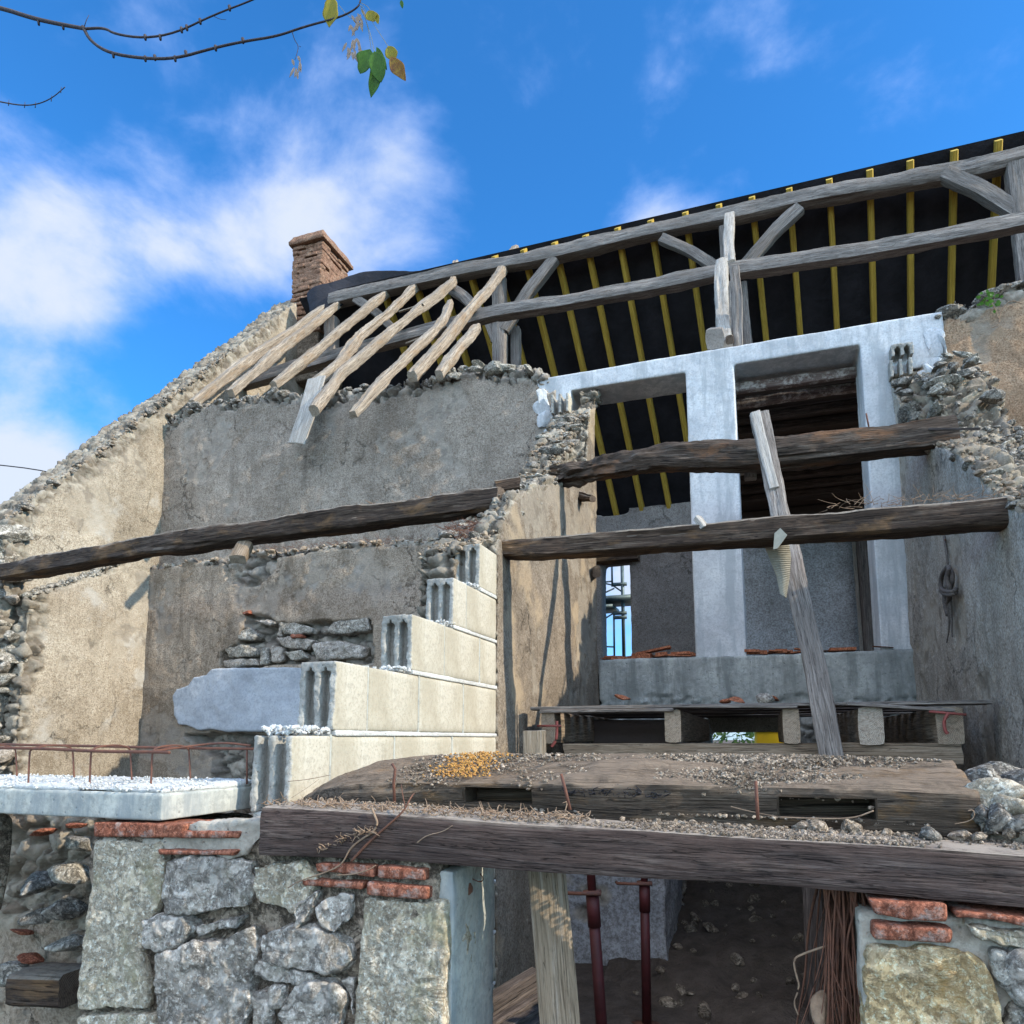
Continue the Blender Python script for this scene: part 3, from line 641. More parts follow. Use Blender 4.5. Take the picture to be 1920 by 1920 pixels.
# chimney: thin brick courses, two faces seen
CH0 = AV(545, 560, 9.45); CH1 = AV(601, 545, 9.45); CZ0 = 8.2
ctop = AV(602, 432, 9.45)[2]; cu0, cu1 = CH0[0], CH1[0]; cv0 = 9.45; cv1 = AU(655, 490, cu1)[1]
chim = thing('chimney', ((cu0+cu1)/2, (cv0+cv1)/2, CZ0), 'worn red brick chimney stack on top of the gable', 'chimney')
def chimney():
    hc = .085; n = int((ctop-.14-CZ0)/hc); parts = []; mort = []
    r = np.random.default_rng(9); bl = []
    for k in range(n):
        z = CZ0+k*hc; L = .24
        base = cu0+.02; off = (k % 2)*.12
        for face in range(4):
            along = (cu0, cu1) if face in (0, 2) else (cv0, cv1); t = along[0]-off
            while t < along[1]:
                a, b = max(t, along[0]), min(t+L, along[1]); t += L
                if b-a < .03: continue
                j = r.uniform(-.018, .018); g = .008
                if face == 0: bx = (a+g, b-g, cv0+j, cv0+.1)
                elif face == 2: bx = (a+g, b-g, cv1-.1, cv1+j)
                elif face == 1: bx = (cu1-.1, cu1+j, a+g, b-g)
                else: bx = (cu0+j, cu0+.1, a+g, b-g)
                bl.append(boxp(bx[0], bx[1], bx[2], bx[3], z+.014+r.uniform(-.003, .003), z+hc-.012))
    me = fixn(mesh(*join_me(bl))); me = evalmesh(me, [('REMESH', dict(mode='VOXEL', voxel_size=.012))]); P, N = vn(me)
    P += N*(fbm(P, 12, 4, 3)*.012)[:, None]; me.vertices.foreach_set('co', P.ravel()); link('brickwork', me, M['obrick'], chim)
    masonry('mortar_core', [boxp(cu0+.035, cu1-.035, cv0+.035, cv1-.035, CZ0-.8, ctop-.1)], M['mort'], chim, vox=.03, amp=.01, seed=2)
    cap = [boxp(cu0-.06, cu1+.06, cv0-.06, cv1+.06, ctop-.17, ctop-.10), boxp(cu0-.03, cu1+.03, cv0-.03, cv1+.03, ctop-.10, ctop-.05), boxp(cu0-.01, cu1+.01, cv0, cv1, ctop-.05, ctop)]
    masonry('cap', cap, M['obrick'], chim, vox=.02, amp=.012, seed=5)
chimney()

# ------------------------------------------------------------------ concrete frame
zT0 = AV(1286, 664, VF)[2]; zS = 5.155
def frame():
    t = thing('concrete_frame', (-.3, VF, 2.36), 'pale poured concrete frame with two tall openings, set in the house wall', 'frame')
    zt = zT0; v1 = VF+.44
    o1 = (-1.76, -.6); o2 = (-.15, .95); R = 1.62
    bl = [boxp(-2.12, R, VF, v1, zS, zt), boxp(-2.08, o1[0], VF, v1, 3.9, zS+.02), boxp(o1[1], o2[0], VF, v1, 2.3, zS+.02), boxp(o2[1], 1.32, VF, v1, 2.3, zS+.02),
          boxp(1.3, R, VF, v1, 4.85, zS+.02)]
    def exx(P, N): return np.zeros(len(P))
    masonry('beam_and_columns', bl, M['frame'], t, vox=.011, amp=.004, big=.008, exfn=exx, seed=41)
    # torn concrete edge where it meets the rubble at both ends
    for i, (px, py) in enumerate([(1750, 640), (1758, 660), (1752, 690), (1740, 700), (1735, 720), (1728, 740), (1765, 650), (1020, 745), (1016, 765), (1022, 790), (1030, 815)]):
        c = AV(px, py, VF-.0); rock('concrete_lump', c, (.09, .05, .11), M['frame'], t, 600+i, 3)
frame()
sill = thing('sill_wall', (-.1, VF, 1.75), 'low grey concrete sill wall under the frame openings', 'wall')
def ex_s(P, N): return (1-sstep(1.93, 2.02, P[:, 2]+fbm(P, 3, 3, 3)*.12))*.8
UD0, UD1 = AV(1335, 1700, VF)[0], AV(1500, 1700, VF)[0]
masonry('wall', [boxp(-1.5, 1.25, VF-.06, VF+.42, 1.82, 2.345), boxp(-1.5, UD0, VF-.06, VF+.42, 1.35, 1.83), boxp(UD1, 1.25, VF-.06, VF+.42, 1.35, 1.83)], M['sill'], sill, vox=.018, amp=.010, big=.012, seed=51, exfn=ex_s, st_amp=.04)
# outer wall below the sill with the ground-floor doorway
low = thing('ground_floor_wall', (0, VF, 0), 'shaded rubble wall with a dark doorway behind the steel props', 'wall')
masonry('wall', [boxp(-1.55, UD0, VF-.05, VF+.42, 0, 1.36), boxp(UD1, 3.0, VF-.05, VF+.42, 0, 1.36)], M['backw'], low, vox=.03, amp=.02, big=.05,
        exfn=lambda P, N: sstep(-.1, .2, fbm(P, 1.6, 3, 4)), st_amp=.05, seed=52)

# ochre upper wall right of the frame, with broken rubble top
och = thing('earth_wall', (2.2, VF, 3.5), 'brown earth-mortared wall with a ragged rubble top, right of the concrete frame', 'wall')
otop_px = [(1752, 600), (1765, 590), (1775, 572), (1790, 568), (1815, 572), (1835, 555), (1860, 540), (1885, 532), (1920, 525), (1980, 505), (2080, 480)]
otop = [fz(*p) for p in otop_px]
def ex_o(P, N): return np.maximum(np.maximum(1-sstep(.10, .25, topdist(P, otop)+fbm(P, 3, 3, 2)*.12), (N[:, 2] > .5)*1.), sstep(.45, .6, fbm(P, 2.6, 3, 77)+.22)*.9*(vnoise(P*3.1, 5) > .25))
masonry('wall', [prism([(otop[0][0]+.03, 3.5)]+otop+[(otop[-1][0], 1.3), (1.3, 1.3), (1.3, 3.5), (1.36, 4.8), (otop[0][0]-.02, 4.95)], 1, VF+.02, VF+.45)], M['ochre'], och, vox=.022, amp=.012, big=.03, flake=True, exfn=ex_o, st_sc=4.5, st_amp=.07, seed=61)
top_rocks(och, otop, 34, VF-.02, VF+.3, .06, .14, M['rubd'], 62, .0)
crumbs('small_rubble', otop, 160, VF-.02, VF+.4, .01, .04, M['rubd'], och, 63, below=.05)

# ------------------------------------------------------------------ back of the house
back = thing('back_wall', (-1, 12, 0), 'plastered rear wall seen through the frame openings', 'wall')
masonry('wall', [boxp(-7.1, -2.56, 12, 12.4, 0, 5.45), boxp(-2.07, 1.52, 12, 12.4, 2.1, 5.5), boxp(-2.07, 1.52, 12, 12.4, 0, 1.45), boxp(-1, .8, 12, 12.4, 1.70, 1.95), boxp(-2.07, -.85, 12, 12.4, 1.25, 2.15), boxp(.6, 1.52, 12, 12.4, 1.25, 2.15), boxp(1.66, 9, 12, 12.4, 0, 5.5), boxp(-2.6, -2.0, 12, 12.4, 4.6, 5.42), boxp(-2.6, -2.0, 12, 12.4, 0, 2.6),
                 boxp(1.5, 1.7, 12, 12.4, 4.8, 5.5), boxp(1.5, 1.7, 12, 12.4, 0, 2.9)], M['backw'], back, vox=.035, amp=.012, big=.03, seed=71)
beam('window_lintel', [(-2.75, 11.98, 4.63), (-1.9, 11.98, 4.63)], .3, .16, M['wdark'], back, 3)
pan = thing('partition_panel', (.6, 11, 2.3), 'smooth blue-grey plaster partition behind the right frame opening', 'partition')
masonry('panel', [boxp(-.35, AV(1606, 1100, 11)[0], 11, 11.1, 2.2, 4.5)], M['blue'], pan, vox=.03, amp=.003, big=.008, seed=72)
beam('post', [(AV(1609, 1100, 10.95)[0], 10.95, 2.2), (AV(1606, 1100, 10.95)[0]+.0, 10.95, 4.6)], .05, .06, M['wpale'], pan, 4, .002, up=(0, 1, 0))
beam('post', [(AV(1625, 1100, 10.9)[0], 10.9, 2.2), (AV(1622, 1100, 10.9)[0], 10.9, 4.7)], .17, .1, M['wdk2'], pan, 5, .002, up=(0, 1, 0))  # black gap beside the panel, its darkness put into a dark board
# floor slab of the first floor, dark underneath
fl = thing('upper_floor', (-3, 9, 2.1), 'dusty upper floor behind the sill wall', 'floor'); props(fl, kind='structure')
for k in ('label', 'category'): pass
masonry('floor_slab', [boxp(-7.0, 3.0, 7.34, 11.98, 2.1, 2.28)], M['dirt'], fl, vox=.05, amp=.01, seed=73)

# old plank ceiling seen from below through the right opening
ceil = thing('old_ceiling', (1, 9, 5), 'row of dark old ceiling joists with plaster-caked battens', 'ceiling')
for i, y in enumerate([712, 742, 768, 795, 822, 845, 868, 888, 906, 925]):
    v = AZ(1510, y, 5.06)[1]; z = 5.06+.012*math.sin(i*2.1); light = i in (0, 1)  # first joists coloured lighter, as if lit from the front
    beam('joist', [(-.4, v-.02, z), (1.2, v+.02, z+.01), (2.6, v, z)], .09, .09, M['wbat'] if light or i in (4,) else M['wdk2'], ceil, 80+i, .010, .012)
    if light: beam('batten', [(-.3, v+.12, z+.03), (2.5, v+.11, z+.035)], .05, .03, M['wbat'], ceil, 95+i, .006, .01)
V_, F_ = [], []
bl = [boxp(-.45, 2.6, 7.36+i*.2, 7.55+i*.2, 5.12, 5.14+.01*(i % 2)) for i in range(23)]
link('deck_board', mesh(*join_me(bl)), M['wdk2'], ceil, smooth=False)  # boards added above the joists to block sky light
masonry('shade_panel', [boxp(-.4, 2.6, 11.55, 11.65, 4.45, 5.1)], M['wdk2'], ceil, vox=.05, amp=.01, seed=77)  # dark sheet put in for the shade below the ceiling

# ------------------------------------------------------------------ roof
roof = thing('roof_frame', (-1, 9.25, 8.4), 'old oak roof frame with yellow new rafters under black felt', 'roof')
ZR, VR, SL = 8.45, 9.3, 1.12
def rid(px, py): return AV(px, py, 9.25)
# ridge purlin (two lengths)
beam('ridge_purlin', [rid(622, 566), rid(690, 548), rid(860, 512), rid(1000, 486), rid(1200, 440), rid(1370, 405), rid(1500, 376), rid(1700, 341), rid(1830, 318), rid(1940, 290), rid(2250, 222)], .20, .19, M['wgrey'], roof, 101, .014, .015, seg=.05, nr=5)
# near-slope purlin
def pur(px, py, v=8.25): return AV(px, py, v)
beam('purlin', [pur(430, 728), pur(520, 702), pur(660, 660), pur(800, 622), pur(920, 590), pur(1050, 570), pur(1200, 541), pur(1340, 514), pur(1460, 497), pur(1600, 478), pur(1750, 452), pur(1930, 415), pur(2200, 372)], .17, .17, M['wgrey'], roof, 102, .014, .015, seg=.05, nr=5)
# yellow rafters
ry = [(715, 520), (775, 511), (823, 508), (877, 495), (928, 484), (982, 471), (1040, 460), (1098, 447), (1158, 434), (1220, 420), (1285, 406), (1348, 391), (1410, 377), (1480, 362), (1555, 346), (1631, 328), (1707, 311), (1790, 295), (1873, 278), (1958, 262), (2045, 245)]
dd = .46
for i, (px, py) in enumerate(ry):
    u = rid(px, py)[0]; z0 = rid(px, py)[2]-.03
    v_a, v_b = 9.24, 12.25; du = .25/2.65
    beam('rafter', [(u, v_a, ZR+.19), (u+du*(v_b-v_a), v_b, ZR+.19-SL*(v_b-v_a))], .075, .16, M['wyel'], roof, 120+i, .0015, .0, seg=.15, nr=4, sharp=.08, endrough=.0, fine=.2)
# felt over the far slope
def felt():
    nu, nv = 120, 14; V = []; Fc = []
    us = np.linspace(-6.9, 9.5, nu)
    for j in range(2):
        for i in range(nu):
            for k in range(nv+1):
                t = k/nv*3.4; v = 9.33+t
                z = ZR+.305-SL*(v-9.3)+.012*math.sin(i*1.3+k*.5)*(k > 0)
                zz = z + (0.012 if j else 0)
                if k == 0: v -= .05; zz += -.02+.05*0
                V.append((us[i]+t*.09, v, zz))
    m = nv+1
    for j in range(2):
        for i in range(nu-1):
            for k in range(nv): b = j*nu*m; Fc.append([b+i*m+k, b+(i+1)*m+k, b+(i+1)*m+k+1, b+i*m+k+1])
    return V, Fc
link('roofing_felt', mesh(*felt()), M['felt'], roof)
# loose flap of felt by the chimney
fp = [[(576, 545), (600, 536), (645, 522), (692, 507), (740, 510), (800, 508)], [(578, 565), (606, 548), (648, 534), (694, 518), (742, 516), (800, 512)], [(582, 590), (612, 566), (650, 546), (696, 528), (745, 522), (800, 517)], [(588, 612), (622, 590), (652, 560), (700, 540), (750, 528), (800, 522)]]
V = []; nu_, nv_ = 6, 4
for j in range(nv_):
    for i in range(nu_): V.append(AV(*fp[j][i], (9.30-.06*j, 9.24-.05*j, 9.40-.02*j, 9.42, 9.43, 9.43)[i]))
for off in (0,):
    Fc = [[j*nu_+i, j*nu_+i+1, (j+1)*nu_+i+1, (j+1)*nu_+i] for j in range(nv_-1) for i in range(nu_-1)]
me = evalmesh(mesh(V, Fc), [('SUBSURF', dict(levels=3, render_levels=3)), ('SOLIDIFY', dict(thickness=.012))])
P, N = vn(me); P += N*(fbm(P, 4, 3, 3)*.03)[:, None]; me.vertices.foreach_set('co', P.ravel()); link('felt_flap', me, M['felt'], roof)
# trusses: posts and curved braces in the ridge plane
def post(u, z0, z1, w=.17, v=9.25, mat='wgrey', seed=0): beam('post', [(u, v, z0), (u+.02, v, (z0+z1)/2), (u, v, z1)], w, w, M[mat], roof, seed, .012, .012, up=(0, 1, 0), seg=.05, nr=5)
for i, (px, py) in enumerate([(936, 600), (1366, 520), (1912, 420)]):
    u = rid(px, py)[0]; post(u, 4.9, 8.28, .19, seed=140+i)
    post(u+.16, 4.9, 7.6, .14, 9.5, seed=150+i)
post(rid(622, 640)[0], 4.9, 8.2, .19, seed=149)
def brace(a, b, seed, w=.15, v=9.22):
    A, B = AV(*a, v), AV(*b, v); mid = (A+B)/2; mid[2] += .05
    beam('brace', [A, mid, B], w*.8, w, M['wgrey'], roof, seed, .012, .01, seg=.05, nr=5)
brace((838, 536), (905, 590), 160); brace((1040, 486), (945, 620), 161, .17); brace((905, 585), (928, 640), 165, .12)
brace((1240, 448), (1352, 508), 162, .13); brace((1500, 390), (1392, 505), 163, .17); brace((1770, 326), (1915, 405), 164, .19)
brace((668, 560), (740, 620), 166, .13)
# cut principal rafter of the middle truss, standing on the concrete frame
def on(px, py, z0=5.35, v0=7.05, s=1.15): return APL(px, py, z0, v0, s)
beam('principal_rafter', [AV(1362, 655, 7.12), AV(1356, 600, 7.45), AV(1352, 545, 7.8), AV(1354, 500, 8.1)], .14, .20, M['wpale'], roof, 170, .012, .012, up=(0, -.7, .7), nr=5, label='pale cut rafter foot standing on the concrete frame')
beam('principal_rafter', [AV(1368, 500, 8.2), AV(1366, 455, 8.75), AV(1369, 408, 9.15)], .13, .15, M['wpale'], roof, 171, .01, .01, up=(0, -.7, .7), nr=5)
beam('post', [AV(1384, 655, 7.2), AV(1382, 560, 7.25), AV(1377, 505, 7.3)], .10, .12, M['wgrey'], roof, 172, .01, .01, up=(0, 1, 0), nr=5)
beam('tie_beam_end', [AV(1340, 636, 6.98), AV(1343, 630, 7.5)], .17, .19, M['wgrey'], roof, 173, .01, 0, nr=5)
beam('cleat', [AV(1368, 637, 7.02), AV(1369, 636, 7.3)], .07, .09, M['wdark'], roof, 174, .006, 0, nr=4)

# ------------------------------------------------------------------ crooked old rafters leaning on the wall top
def leaf_on(px, py): return APL(px, py, 5.68, VF, 1.15)
OR = [
 ([(660, 548), (560, 615), (480, 670), (360, 762)], 24, 'leftmost old rafter, lying against the gable wall top'),
 ([(687, 540), (600, 602), (523, 662), (480, 702), (432, 742)], 24, 'straight old rafter second from the gable, with square cut head'),
 ([(760, 528), (690, 582), (620, 640), (560, 690), (512, 728)], 23, 'third old rafter from the gable, thick and nearly straight'),
 ([(805, 515), (765, 556), (727, 592), (672, 637), (640, 680), (612, 708), (590, 722)], 24, 'old rafter with a double bend ending at the hanging grey board'),
 ([(857, 497), (851, 533), (820, 562), (783, 587), (735, 625), (690, 668), (640, 705), (590, 775)], 25, 'serpentine old rafter curling up steeply at its head'),
 ([(845, 572), (832, 603), (806, 636), (778, 664), (740, 700), (700, 742), (662, 785)], 24, 'short old rafter whose square end hangs over the grey wall'),
 ([(967, 472), (935, 522), (905, 560), (866, 605), (830, 650), (775, 712)], 29, 'longest and thickest old rafter, reaching over the ridge purlin'),
 ([(892, 618), (868, 650), (836, 692), (822, 712)], 30, 'short stub of old rafter beside the thickest one')]
for i, (pp, wpx, lab) in enumerate(OR):
    P3 = [leaf_on(*p) for p in pp]; dist = np.linalg.norm(P3[len(P3)//2]-O)
    for q in P3: q[2] += .04
    w = wpx/F*dist*.56
    o = beam('old_rafter', P3, w, w*1.05, M['wlight'], None, 180+i, .018, .022, seg=.03, nr=6, sharp=.16, taper=[.85, 1.05, .95, 1.1, .9], up=(0, -.7, .7))
    props(o, lab, 'rafter', 'old rafters leaning on the wall top')
def batt(pts, w, h, mat, lab, cat, name, seed, grp=None, **k):
    o = beam(name, pts, w, h, M[mat], None, seed, **k); props(o, lab, cat, grp); return o
batt([leaf_on(603, 720)+[0, -.1, .03], AV(578, 770, 6.72), AV(556, 832, 6.66)], .24, .025, 'wpale', 'flat grey board hanging down over the broken wall top', 'board', 'hanging_board', 190, amp=.004, up=(0, -1, .35), sharp=.08)
batt([AV(762, 648, 8.0)+[0, 0, .02], AV(800, 630, 8.0), AV(838, 612, 8.0)], .05, .025, 'wlight', 'thin splintered lath lying across the short rafter', 'lath', 'split_lath', 191, amp=.006)
batt([AV(748, 585, 8.4), AV(795, 570, 8.4)], .04, .02, 'wlight', 'thin pale lath sticking out between the upper old rafters', 'lath', 'split_lath', 192, amp=.006)

# ================================================================== PARTITION, BLOCK WALL, RIGHT WALL
part = thing('partition_wall', (UW-.17, 5.4, 0), 'sunlit beige plastered cross wall behind the concrete block steps', 'wall')
pt = [gz(*p, UW) for p in [(936, 1008), (946, 965), (962, 932), (1000, 908), (1035, 898), (1062, 903), (1085, 893), (1098, 872), (1104, 800), (1108, 764), (1130, 757)]]
sb = [gz(*p, UW) for p in [(1035, 900), (1050, 865), (1070, 815), (1090, 780), (1108, 764)]]
ptl = [(3.72, 2.68), (3.95, 2.78), (4.3, 2.98), (4.7, 3.22), (5.1, 3.42), (5.5, 3.75), (6.0, 4.2), (6.5, 4.65), (6.85, 4.9)]
def ex_p(P, N):
    d = np.interp(P[:, 1], [p[0] for p in pt], [p[1] for p in pt])-P[:, 2]; e = (N[:, 2] > .45)*1.
    e = np.maximum(e, (P[:, 0] < UW-.06)*(P[:, 2] > 2.6)*1.); e = np.maximum(e, (N[:, 1] < -.6)*1.)
    return np.maximum(e, 1-sstep(.0, .07, d+fbm(P, 4, 3, 3)*.05))
masonry('wall', [prism([(4.04, 0)]+[(4.04, pt[0][1])]+pt+[(6.88, pt[-1][1]), (6.88, 0)], 0, UW-.16, UW), prism([(3.74, 0)]+ptl+[(6.88, 0)], 0, UW-.36, UW-.14)],
        M['part'], part, vox=.018, amp=.010, big=.022, flake=True, exfn=ex_p, st_sc=7, st_amp=.07, seed=81)
rnd = random.Random(4)
for i in range(70):
    t = rnd.random()**.8; v = 3.78+t*2.9; z = np.interp(v, [p[0] for p in ptl], [p[1] for p in ptl]); s = rnd.uniform(.025, .07)
    rock('stone', (UW-rnd.uniform(.04, .36), v, z+rnd.uniform(-.6, .2)*s), (s*rnd.uniform(.8, 1.5), s, s*rnd.uniform(.35, .7)), M['rubd'] if i % 3 else M['ruby'], part, 900+i, 3)
crumbs('small_rubble', ptl, 700, UW-.38, UW-.02, .006, .03, M['earth'], part, 82, ax=1, below=.03, lift=.01)
crumbs('small_rubble', pt[:7], 120, UW-.16, UW, .006, .025, M['rubd'], part, 83, ax=1, lift=.01)

# ---- hollow concrete blocks
bw = thing('block_wall', (UW-.08, 3, 0), 'stepped wall of cream hollow concrete blocks with white mortar beds', 'wall')
TH = .16
def hollow_end(v0, v1, z0, z1, u0=UW-TH, u1=UW, seed=0, arch=True, mat='block', parent=bw, name='block', g=.006, d=.055):
    u1 -= .002; w = u1-u0; fl = .026
    bl = [boxp(u0, u1, v0+d, v1-g, z0, z1), boxp(u0, u0+fl, v0, v0+d+.01, z0, z1), boxp(u1-fl, u1, v0, v0+d+.01, z0, z1), boxp((u0+u1)/2-.013, (u0+u1)/2+.013, v0, v0+d+.01, z0, z1)]
    if arch:
        bl.append(boxp(u0, u1, v0, v0+d+.01, z1-.022, z1))
        for a, b in ((u0+fl, (u0+u1)/2-.013), ((u0+u1)/2+.013, u1-fl)):
            for q in (a, b-.012): bl.append(boxp(q, q+.012, v0, v0+d+.01, z1-.036, z1-.02))
    me = fixn(mesh(*join_me(bl))); me = evalmesh(me, [('REMESH', dict(mode='VOXEL', voxel_size=.0055))]); P, N = vn(me)
    k = (P[:, 1] < v0+.008); P += N*(fbm(P, 55, 3, seed, .6)*(.001+.006*k))[:, None]; P[:, 1] -= k*1.*(fbm(P, 12, 3, seed+3))*(.012 if d < .1 else .003)
    me.vertices.foreach_set('co', P.ravel()); o = link(name, me, [M[mat], M['blockend']], parent)
    fn = np.empty(len(me.polygons)*3); me.polygons.foreach_get('normal', fn); fc = np.empty(len(me.polygons)*3); me.polygons.foreach_get('center', fc)
    fc = fc.reshape(-1, 3)+np.array(o.location)+(np.array(parent.location) if parent else 0)
    mi = ((fc[:, 1] < v0+d+.004) & (fc[:, 0] < u1-.002)).astype(int); me.polygons.foreach_set('material_index', mi); me.update()
    return o
def solid_block(v0, v1, z0, z1, seed):
    me = fixn(mesh(*boxp(UW-TH, UW-.002, v0, v1, z0, z1))); me = evalmesh(me, [('BEVEL', dict(width=.004, segments=2)), ('REMESH', dict(mode='VOXEL', voxel_size=.012))]); P, N = vn(me)
    P += N*(fbm(P, 20, 3, seed)*.0016)[:, None]; me.vertices.foreach_set('co', P.ravel()); link('block', me, M['block'], bw)
bv = lambda x, y: AU(x, y, UW)[1]
zc = [2.705, 2.44, 2.172, 1.897, 1.62, 1.345]
starts = [3.76, 3.40, 2.94, 2.33, 2.08]
joints = [[], [bv(876, 1140)], [bv(835, 1230), bv(901, 1240)], [bv(692, 1300), bv(788, 1300), bv(871, 1300)], [bv(622, 1430), bv(742, 1400), bv(850, 1390)]]
MT = .020
for k in range(5):
    js = [starts[k]]+joints[k]+[4.045]
    for i in range(len(js)-1):
        z0, z1 = zc[k+1]+MT/2, zc[k]-(MT/2 if k else 0)
        if i == 0: hollow_end(js[0], js[1], z0, z1, seed=k, arch=(k != 4))
        else: solid_block(js[i]+.004, js[i+1]-.004, z0, z1, k*7+i)
    masonry('mortar_bed', [boxp(UW-TH+.004, UW+.001, starts[k]+.01, 4.04, zc[k+1]-MT/2-.001, zc[k+1]+MT/2+.001)], M['white'], bw, vox=.006, amp=.004, big=.002, seed=200+k)
    for j in joints[k]: masonry('mortar_joint', [boxp(UW-TH+.01, UW-.0035, j-.005, j+.005, zc[k+1]+.004, zc[k]-.004)], M['slab'], bw, vox=.006, amp=.001, big=.0, seed=210+k)
    # squeezed-out mortar at the step
    if k in (1, 2, 3, 4):
        v0, v1 = starts[k], starts[k-1]; r = np.random.default_rng(k); random.seed(k)
        a = v1-.10 if k < 4 else v0+.02
        n = 240 if k == 4 else 130
        scatter('mortar_crumbs', [(r.uniform(UW-TH, UW-.005), r.uniform(a, v1+.02), zc[k]+r.uniform(-.002, .020)) for _ in range(n)], [r.uniform(.004, .013) for _ in range(n)], M['white'], bw, 220+k, flat=.9)
for k in range(5):   # courses under the timber, down to the floor
    z1 = 1.345-.275*k-MT/2; z0 = max(0, z1-.275+MT); off = .25*(k % 2)
    js = [2.06]+[2.06+off+.5*i for i in range(1 if off == 0 else 0, 5) if 2.1 < 2.06+off+.5*i < 4.0]+[4.045]
    if z1-z0 < .05: continue
    for i in range(len(js)-1): solid_block(js[i]+.006, js[i+1]-.006, z0, z1, k*9+i+50)
    masonry('mortar_bed', [boxp(UW-TH+.004, UW+.001, 2.07, 4.04, z0-MT-.001 if z0 > .02 else 0, z0+.001)], M['white'], bw, vox=.007, amp=.003, big=.002, seed=240+k)

# ---- right cross wall
rw = thing('cross_wall', (UR+.3, 5, 0), 'long bluish-grey plastered cross wall at the right with a sloping broken top', 'wall')
pa = [gz(*p, UR) for p in [(1920, 955), (1890, 935), (1860, 918), (1838, 895), (1814, 864), (1790, 845), (1764, 835), (1740, 838), (1722, 846)]]
pa = [(2.9, 2.3), (3.4, 2.55)]+pa+[(6.6, 4.35), (6.88, 4.8)]
pb = [(2.9, 2.45), (3.3, 2.7)]+[gz(*p, 1.62) for p in [(2010, 920), (1960, 885), (1920, 860), (1880, 832), (1850, 800)]]+[(6.2, 4.35), (6.6, 4.6), (6.88, 4.75)]
pb = sorted(pb); pa = sorted(pa)
def ex_r(P, N):
    d = np.interp(P[:, 1], [p[0] for p in pa], [p[1] for p in pa])-P[:, 2]
    return np.maximum(np.maximum((N[:, 2] > .4)*1., (P[:, 0] > UR+.06)*(P[:, 2] > 2)*1.), 1-sstep(-.01, .05, d+fbm(P, 4, 3, 3)*.04))
masonry('wall', [prism([(2.9, 0)]+pa+[(6.88, 0)], 0, UR, UR+.2), prism([(2.9, 0)]+pb+[(6.88, 0)], 0, UR+.18, UR+.6),
                 prism([(2.9, 0)]+[(a, (b+np.interp(a, [q[0] for q in pb], [q[1] for q in pb]))/2) for a, b in pa]+[(6.88, 0)], 0, UR+.1, UR+.3)],
        M['right'], rw, vox=.020, amp=.010, big=.03, flake=True, exfn=ex_r, st_sc=6, st_amp=.07, seed=91)
rnd = random.Random(8)
for i in range(95):
    t = rnd.random(); v = 3.2+t*3.6; du = rnd.uniform(-.02, .5)
    z = np.interp(v, [p[0] for p in pa], [p[1] for p in pa])*(1-min(1, du/.3))+np.interp(v, [p[0] for p in pb], [p[1] for p in pb])*min(1, du/.3)
    s = rnd.uniform(.03, .085)*(1.0 if v > 5.6 else .7)
    if v > 5.7: z += rnd.uniform(0, .22); 
    rock('stone', (UR+du, v, z-.4*s), (s*rnd.uniform(.9, 1.6), s, s*rnd.uniform(.35, .7)), M['rubd'] if i % 2 else M['ruby'], rw, 1100+i, 3)
crumbs('small_rubble', [(a, b*.5+c[1]*.5) for (a, b), c in zip(pa, pa)], 300, UR-.01, UR+.12, .006, .03, M['earth'], rw, 92, ax=1, lift=.01)
crumbs('small_rubble', pb, 900, UR+.12, UR+.6, .008, .035, M['rubd'], rw, 93, ax=1, lift=.015)

# loose hollow blocks set upright at the frame
def up_block(px0, px1, py0, py1, v, lab, seed, arch):
    a = AV(px0, py1, v); b = AV(px1, py0, v)
    o = hollow_end(v, v+.16, a[2], b[2], a[0], b[0], seed, arch, 'block', None, 'hollow_block', d=.12); props(o, lab, 'concrete block')
up_block(1672, 1712, 640, 668, 6.78, 'upper hollow block with two arched holes beside the frame right column', 31, True)
up_block(1670, 1710, 669, 706, 6.79, 'hollow block under the arched one, sunk in rubble at the frame right column', 32, False)
up_block(1033, 1066, 735, 775, 6.74, 'upper pale hollow block standing at the frame left end', 33, False)
up_block(1031, 1064, 776, 812, 6.75, 'lower pale hollow block behind the broken cross wall top', 34, False)

# ================================================================== BEAMS ACROSS THE ROOM
def tim(name, pts, w, h, mat, seed, lab, cat='beam', grp=None, **k):
    o = beam(name, pts, w, h, M[mat], None, seed, **k); return props(o, lab, cat, grp)
bA = tim('floor_beam', [AZ(x, y, 3.20) for x, y in [(14, 1073), (150, 1050), (300, 1024), (430, 1006), (560, 990), (700, 972), (830, 955), (945, 938)]], .19, .155, 'wdark', 301,
    'long dark beam running from the gable wall stub to the cross wall', seg=.02, amp=.020, wob=.015, sharp=.12, nr=8)
b2 = tim('floor_beam', [AV(x, y, 4.2) for x, y in [(922, 1034), (1050, 1027), (1150, 1019), (1300, 1008), (1500, 993), (1700, 980), (1800, 972), (1890, 966)]], .16, .125, 'wdark', 302,
    'brown-streaked beam spanning the right bay just above the sill level', seg=.015, amp=.014, wob=.010, sharp=.12, taper=[.9, 1, 1, 1.05, 1.1, 1.12], nr=8, rag=.02)
b3 = tim('floor_beam', [AV(x, y, 5.6) for x, y in [(1035, 893), (1075, 886), (1150, 874), (1240, 862), (1330, 858), (1420, 856), (1550, 842), (1700, 824), (1790, 812)]], .19, .205, 'wdark', 303,
    'highest floor beam with a rotten crumbling left end', seg=.02, amp=.022, wob=.02, sharp=.13, taper=[.62, .85, .98, 1, 1.05, 1.02, 1.1], nr=9, rag=.09)
b3.data.materials[0] = m_wood('rotting_oak', [(.05, .036, .028), (.115, .085, .065), (.20, .165, .135)], 1, bump=1, dist=.015, stain=(.20, .10, .05))
